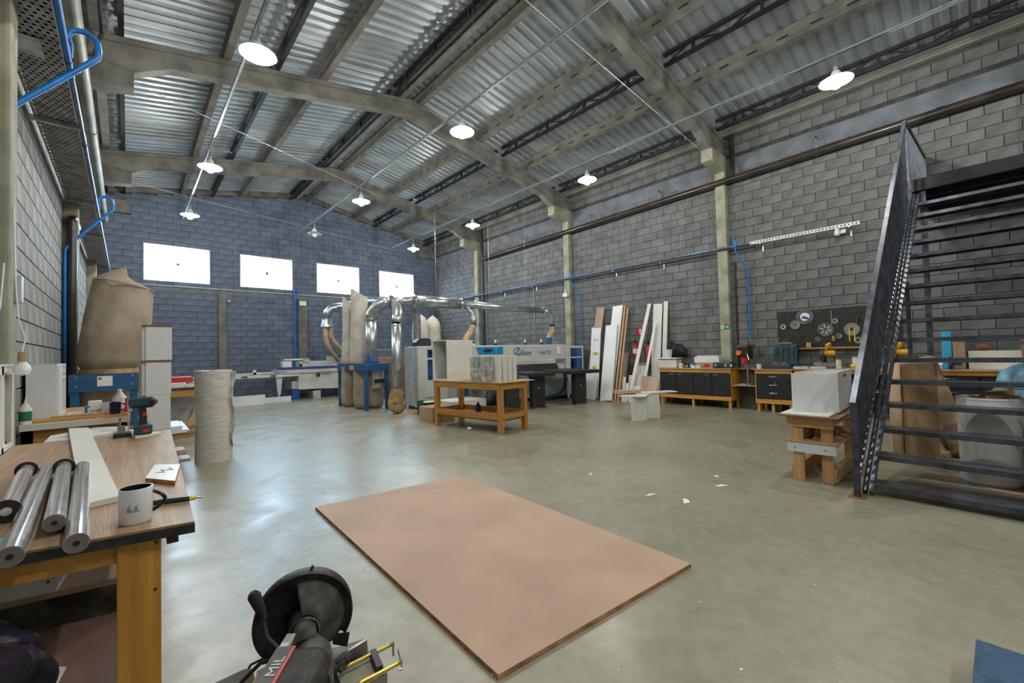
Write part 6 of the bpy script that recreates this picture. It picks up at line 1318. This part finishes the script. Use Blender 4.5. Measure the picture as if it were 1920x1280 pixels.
# ------------------------------------------------------------------ bubble wrap roll and the bench behind it
t = Thing('bubble_wrap_roll', 'tall upright roll of bubble wrap on the floor', 'roll', (.90, 7.28, 0))
def bw(u, v):
    a = 2*pi*u; r = .221+.0006*sin(120*v+2*sin(a*2))+.003*sin(4*a+3*v)
    return (.90+.012*sin(pi*v)+r*cos(a), 7.28+r*sin(a), 1.26*v)
t.part('roll', MB().grid(bw, 48, 70), 'bubble'); t.part('roll_end', MB().lathe([(.04, 0), (.222, 0)], (.90, 7.28, 1.258), 40), 'plastic_wrap'); t.part('core', MB().cyl((.90, 7.28, 1.20), (.90, 7.28, 1.262), .045, n=16), 'cardboard')
t.part('loose_sheet', MB().grid(lambda u, v: (1.09+.05*u*(.5+.5*sin(11*v+1))+.008*sin(27*v), 7.16-.06*u+.02*sin(14*v), 1.24-1.05*v), 6, 26), 'plastic_wrap', solid=.003)
t = Thing('tool_table', 'orange railed table with papers behind the bubble wrap roll', 'table', (1.0, 10.6, 0))
x0, x1, y0, y1 = .40, 1.24, 9.95, 11.2
t.part('top', MB().box((x0, y0-.03, .875), (x1, y1, .90)), 'steel_dark'); t.part('apron', MB().box((x0, y0, .74), (x1, y0+.03, .875)), 'table_wood_x'); t.part('lower_rail', MB().box((x0, y0, .12), (x1, y0+.03, .20)), 'table_wood_x'); t.part('back_panel', MB().box((x0, y1-.3, .15), (x1, y1-.28, .86)), 'galv_paint')
for x, y in ((x0, y0), (x1-.08, y0), (x0, y1-.08), (x1-.08, y1-.08)): t.part('leg', MB().box((x, y, 0), (x+.08, y+.08, .875)), 'table_wood_z')
t.part('extraction_hose', ribbed([(1.02, 10.2, .70), (.98, 10.05, .55), (.90, 9.9, .35), (.82, 9.85, .18)], .055), 'hose_dust')
for i, (x, y, w, d, z, h, m, lb) in enumerate(((.52, 10.0, .30, .3, .9005, .10, 'white_plastic', 'grey white router case on the table behind the roll'), (.80, 9.98, .40, .35, .9005, .06, 'paper_white', 'wide stack of papers on the table behind the roll'), (.58, 10.02, .34, .3, 1.0025, .10, 'red_plastic', 'red tool lid on the router case'), (.84, 10.05, .34, .28, .9615, .06, 'machine_grey', 'grey folder upon the wide stack of papers'), (.93, 10.08, .25, .22, 1.0225, .05, 'paper_white', 'white open magazine topmost on the papers'), (1.02, 10.0, .08, .07, .9615, .06, 'yellow_plastic', 'yellow packet on the pile beside the roll'), (1.03, 10.15, .12, .10, 1.0725, .11, 'red_plastic', 'red cap showing just above the bubble wrap roll'))):
    single('table_item', lb, 'clutter', MB().box((x, y, z), (x+w, y+d, z+h)), m, (x, y, z), bevel=.01)
# low boards between bench and roll
t = Thing('low_trestle', 'low wooden trestle of white boards beside the plywood bench', 'trestle', (.45, 7.8, 0))
for y in (7.25, 8.4): t.part('cross_rail', MB().box((.26, y, .36), (.62, y+.05, .44)), 'table_wood_x')
t.part('long_rail', MB().box((.36, 7.25, .30), (.41, 8.45, .36)), 'table_wood')
for x, y in ((.28, 7.95), (.46, 7.95), (.28, 8.4), (.46, 8.4)): t.part('leg', MB().box((x, y, 0), (x+.05, y+.05, .36)), 'table_wood_z')
for i, (x, y0, y1, z, m, lb) in enumerate(((.22, 7.2, 8.6, .441, 'white_panel', 'lower white board on the low trestle'), (.24, 7.22, 8.3, .460, 'white_panel', 'upper white board on the low trestle'))):
    single('white_board', lb, 'board', MB().box((x, y0, z), (x+.38, y1, z+.018)), m, (x, y0, z))
single('white_case', 'small white box on the boards beside the bench corner', 'box', MB().box((.33, 7.25, .479), (.55, 7.9, .53)), 'white_panel', (.33, 7.25, .479), bevel=.004)
for i in range(3): single('floor_board', ['white board flat on the floor beside the bubble wrap', 'brown board flat on the floor beside the bubble wrap', 'pale board flat on the floor beneath the low trestle'][i], 'board', MB().box((.30+.03*i, 7.55+.40*i, .001), (.66, 7.87+.40*i, .03)), ('white_panel', 'melamine_edge', 'white_mdf')[i], (.3, 7.55+.40*i, 0))

# ------------------------------------------------------------------ chop saw in the foreground
CS = Vector((.47, 1.66, 0)); CN = Vector((-.29, -.957, 0)).normalized(); CR = Vector((CN.y*-1, CN.x, 0)); CR = Vector((.957, -.29, 0))
def cs(a, b, z): p = CS+CR*a+CN*b; return (p.x, p.y, z)
t = Thing('chop_saw', 'dusty black abrasive chop saw standing in front of the camera', 'chop saw', tuple(CS))
CC = Vector(cs(0, 0, .475))
def disc_part(prof, c, axis, n=40, a0=0, a1=2*pi):
    ax = Vector(axis).normalized(); u = CR; w = Vector((0, 0, 1)); mb = MB(); k = 0; m = len(prof); c = Vector(c)
    for r, h in prof:
        for j in range(n+1):
            an = a0+(a1-a0)*j/n; mb.v.append(tuple(c+ax*h+u*r*cos(an)+w*r*sin(an)))
    for i in range(m-1):
        for j in range(n): mb.f.append((i*(n+1)+j, i*(n+1)+j+1, (i+1)*(n+1)+j+1, (i+1)*(n+1)+j)); mb.sm.append(True)
    return mb
K = .87
def sc(pr): return [(r*K, h) for r, h in pr]
t.part('blade_guard', disc_part(sc([(.001, -.03), (.182, -.03), (.184, -.02), (.184, .018), (.180, .022), (.168, .016), (.09, .014)]), CC, CN, 48, -.18*pi, 1.30*pi), 'dark_grease', solid=.002)
t.part('guard_face', disc_part(sc([(.05, .012), (.175, .010)]), CC, CN, 32, .52*pi, 1.28*pi), 'dark_grease', solid=.003)
t.part('abrasive_disc', disc_part(sc([(.001, -.004), (.165, -.004), (.165, .0), (.001, .0)]), CC, CN, 40), 'dark_grease')
t.part('guard_cone', disc_part(sc([(.05, .075), (.075, .05), (.135, .022), (.150, .016)]), CC, CN, 32, -.32*pi, .56*pi), 'grease_grey', solid=.003)
t.part('guard_tail', MB().prism([(0, 0), (.06, -.01), (.05, -.06), (.0, -.035)], 'y', 0, .004).xform(Matrix.Translation(CC+CR*.09-Vector((0, 0, .085))+CN*.01) @ Matrix(((CR.x, -CN.x, 0, 0), (CR.y, -CN.y, 0, 0), (0, 0, 1, 0), (0, 0, 0, 1)))), 'dark_grease')
t.part('guard_catch', MB().bar(tuple(CC+Vector((0, 0, .156))+CR*.02), tuple(CC+Vector((0, 0, .172))+CR*.03), .012, .008), 'black_plastic')
t.part('collar', MB().cyl(tuple(CC+CN*.03+CR*.0), tuple(CC+CN*.075-Vector((0, 0, .012))), .054, .048, 24), 'dark_grease'); t.part('collar_ring', MB().tube([tuple(CC+CN*.078-Vector((0, 0, .012))+CR*.046*cos(2*pi*k/20)+Vector((0, 0, .046*sin(2*pi*k/20)))) for k in range(21)], .004, 6), 'steel')
t.part('spindle_neck', MB().cyl(tuple(CC+CN*.07), tuple(CC+CN*.15-Vector((0, 0, .025))), .036, .042, 20), 'grease_grey')
Z = Vector((0, 0, 1))
t.part('gear_housing', MB().tube([tuple(CC+CN*.12+CR*.012-Z*.02), tuple(CC+CN*.16+CR*.022-Z*.04), tuple(CC+CN*.21+CR*.02-Z*.062), tuple(CC+CN*.25+CR*.01-Z*.07)], [.034, .060, .070, .066], 20), 'grease_grey')
md = (CN*.30-CR*.12-Z*.03).normalized(); ms = md.cross(Z).normalized(); mc = CC+CN*.345-CR*.055-Z*.075; mu = ms.cross(md)
mM = Matrix(((ms.x, md.x, mu.x, mc.x), (ms.y, md.y, mu.y, mc.y), (ms.z, md.z, mu.z, mc.z), (0, 0, 0, 1)))
t.part('motor_housing', MB().prism([(-.085, -.08), (.085, -.08), (.085, .04), (.055, .075), (-.055, .075), (-.085, .04)], 'y', -.17, .24).xform(mM), 'dark_grease', bevel=.018)
t.part('side_cover', MB().box((.088, -.13, -.05), (.118, .24, .045)).xform(mM), 'cardboard', bevel=.008); t.part('top_plate', MB().box((.055, -.23, .03), (.085, -.15, .072)).xform(mM), 'galv_paint', bevel=.004)
t.part('label_plate', MB().box((.030, -.165, .0745), (.084, .24, .0775)).xform(mM), 'black_plastic'); t.part('red_stripe', MB().box((.026, -.165, .0755), (.036, .24, .0784)).xform(mM), 'red_plastic')
text('label_lettering', 'MIL', .042, mM @ frame_mat((.040, -.050, .0785), (0, -1, 0), (1, 0, 0)), 'paper_white', t.o, t.loc, ext=.0005, sx=1.15)
t.part('handle_arm', MB().tube([tuple(CC+CN*.15-CR*.035-Z*.025), tuple(CC+CN*.13-CR*.075-Z*.012), tuple(CC+CN*.11-CR*.108+Z*.022), tuple(CC+CN*.10-CR*.122+Z*.08)], .0085, 10), 'steel_dark')
t.part('handle_grip', MB().tube([tuple(CC+CN*.10-CR*.118+Z*.080), tuple(CC+CN*.10-CR*.126+Z*.11), tuple(CC+CN*.10-CR*.144+Z*.160), tuple(CC+CN*.10-CR*.148+Z*.173)], [.012, .0155, .0195, .011], 14), 'black_rubber')
t.part('handle_clamp', MB().cyl(tuple(CC+CN*.125-CR*.05-Z*.016), tuple(CC+CN*.128-CR*.035-Z*.02), .014, n=12), 'steel')
t.part('rear_motor', MB().lathe([(.001, -.075), (.04, -.07), (.052, -.04), (.054, .05), (.045, .07), (.001, .072)], (0, 0, 0), 22, 'x').xform(Matrix.Translation(CC-CR*.215+CN*.13-Z*.115)), 'concrete_beam')
t.part('motor_link', MB().bar(tuple(CC-CR*.215+CN*.13-Z*.13), tuple(CC-CR*.10+CN*.25-Z*.12), .05, .03), 'cardboard')
t.part('power_cable', MB().tube([tuple(CC-CR*.07+CN*.20-Z*.0), tuple(CC-CR*.12+CN*.18-Z*.01), tuple(CC-CR*.17+CN*.17-Z*.055), tuple(CC-CR*.21+CN*.2-Z*.10), tuple(CC-CR*.20+CN*.28-Z*.15)], .006, 8), 'black_rubber')
t.part('power_cable', MB().tube([tuple(CC-CR*.12+CN*.06-Z*.07), tuple(CC-CR*.16+CN*.05-Z*.085), tuple(CC-CR*.19+CN*.06-Z*.13)], .004, 8), 'black_rubber')
t.part('base_plate', MB().add([cs(-.16, -.12, .235), cs(.22, -.12, .235), cs(.22, .38, .235), cs(-.16, .38, .235), cs(-.16, -.12, .26), cs(.22, -.12, .26), cs(.22, .38, .26), cs(-.16, .38, .26)], [(0, 3, 2, 1), (4, 5, 6, 7), (0, 1, 5, 4), (1, 2, 6, 5), (2, 3, 7, 6), (3, 0, 4, 7)]), 'grease_grey')
t.part('pivot_yoke', MB().bar(cs(-.02, .34, .26), cs(-.02, .34, .40), .12, .05), 'dark_grease')
t.part('fence_plate', MB().add([cs(.09, .06, .26), cs(.21, .00, .26), cs(.21, .012, .26), cs(.09, .072, .26), cs(.09, .06, .335), cs(.21, .00, .335), cs(.21, .012, .335), cs(.09, .072, .335)], [(0, 3, 2, 1), (4, 5, 6, 7), (0, 1, 5, 4), (1, 2, 6, 5), (2, 3, 7, 6), (3, 0, 4, 7)]), 'steel')
t.part('vice_bed', MB().add([cs(.10, .08, .26), cs(.24, .03, .26), cs(.26, .16, .26), cs(.12, .20, .26), cs(.10, .08, .295), cs(.24, .03, .295), cs(.26, .16, .295), cs(.12, .20, .295)], [(0, 3, 2, 1), (4, 5, 6, 7), (0, 1, 5, 4), (1, 2, 6, 5), (2, 3, 7, 6), (3, 0, 4, 7)]), 'concrete_col')
for (a0, b0, a1, b1) in ((.11, .10, .30, .055), (.15, .20, .31, .165)): t.part('threaded_rod', ribbed([cs(a0, b0, .315), cs((a0+a1)/2, (b0+b1)/2, .317), cs(a1, b1, .32)], .0065, 8, .006, .18), 'brass')
t.part('vice_clamp', MB().bar(cs(.225, .06, .30), cs(.235, .16, .30), .022, .05), 'steel_dark'); t.part('rod_pin', MB().cyl(cs(.298, .055, .325), cs(.298, .055, .275), .004, n=8), 'steel'); t.part('rod_pin', MB().cyl(cs(.305, .12, .335), cs(.31, .165, .30), .003, n=8), 'steel'); t.part('rod_hook', MB().tube([cs(.10, .08, .33), cs(.13, .07, .335), cs(.14, .09, .32), cs(.11, .11, .315)], .006, 8), 'steel_dark')
t.part('stand_block', MB().add([cs(-.14, -.10, 0), cs(.20, -.10, 0), cs(.20, .36, 0), cs(-.14, .36, 0), cs(-.14, -.10, .2345), cs(.20, -.10, .2345), cs(.20, .36, .2345), cs(-.14, .36, .2345)], [(0, 3, 2, 1), (4, 5, 6, 7), (0, 1, 5, 4), (1, 2, 6, 5), (2, 3, 7, 6), (3, 0, 4, 7)]), 'pine')

# ------------------------------------------------------------------ floor litter and the blue platform
for i, (x, y, w, lb) in enumerate(((4.46, 1.81, .10, 'white paper scrap nearest the pallet wood stand'), (3.79, 1.86, .10, 'long white paper scrap right of the brown board'), (3.72, 2.18, .08, 'white paper scrap left of the long scrap'), (3.90, 3.02, .06, 'small white scrap beyond the brown board corner'), (4.75, 1.98, .07, 'tiny white scrap behind the nearest scrap'), (1.55, 4.62, .05, 'small white scrap at the corner of the brown board'))):
    rr = random.Random(i); a = rr.uniform(0, 3); pts = []
    for k in range(7):
        an = 2*pi*k/7; r = w*rr.uniform(.35, .75)*(1 if k % 2 else .7); px, py = r*cos(an)*1.5, r*sin(an)*.6
        pts.append((x+px*cos(a)-py*sin(a), y+px*sin(a)+py*cos(a)))
    single('paper_scrap', lb, 'scrap', MB().prism(pts, 'z', .001, .003), 'paper_white', (x, y, 0), group='scraps on the floor')
chips = MB(); rr = random.Random(5)
for i in range(240):
    x, y = rr.uniform(.5, 8), rr.uniform(.6, 8.5); w = rr.uniform(.003, .012); a = rr.uniform(0, 3); 
    chips.add([(x+w*cos(a), y+w*sin(a), .002), (x-w*sin(a)*.6, y+w*cos(a)*.6, .002), (x-w*cos(a), y-w*sin(a), .003), (x+w*sin(a)*.6, y-w*cos(a)*.6, .002)], [(0, 1, 2, 3)])
o = single('floor_chips', 'tiny pale chips scattered over the concrete floor', 'debris', chips, 'paper_white', (3, 3, 0)); o['kind'] = 'stuff'
t = Thing('blue_platform', 'corner of a low blue steel platform in the bottom right', 'platform', (2.9, -.4, 0))
pq = [(2.72, .055), (2.70, -.10), (2.42, -.9), (1.4, -.9), (2.30, .058)]
t.part('deck', MB().prism([(2.715, .056), (2.70, -.95), (1.75, -.95), (1.92, .075)], 'z', .10, .115), 'mat_blue'); 
for x, y in ((2.62, -.06), (2.6, -.85), (2.05, -.06), (1.95, -.85)): t.part('foot', MB().cyl((x, y, 0), (x, y, .10), .03, n=12), 'steel_dark')
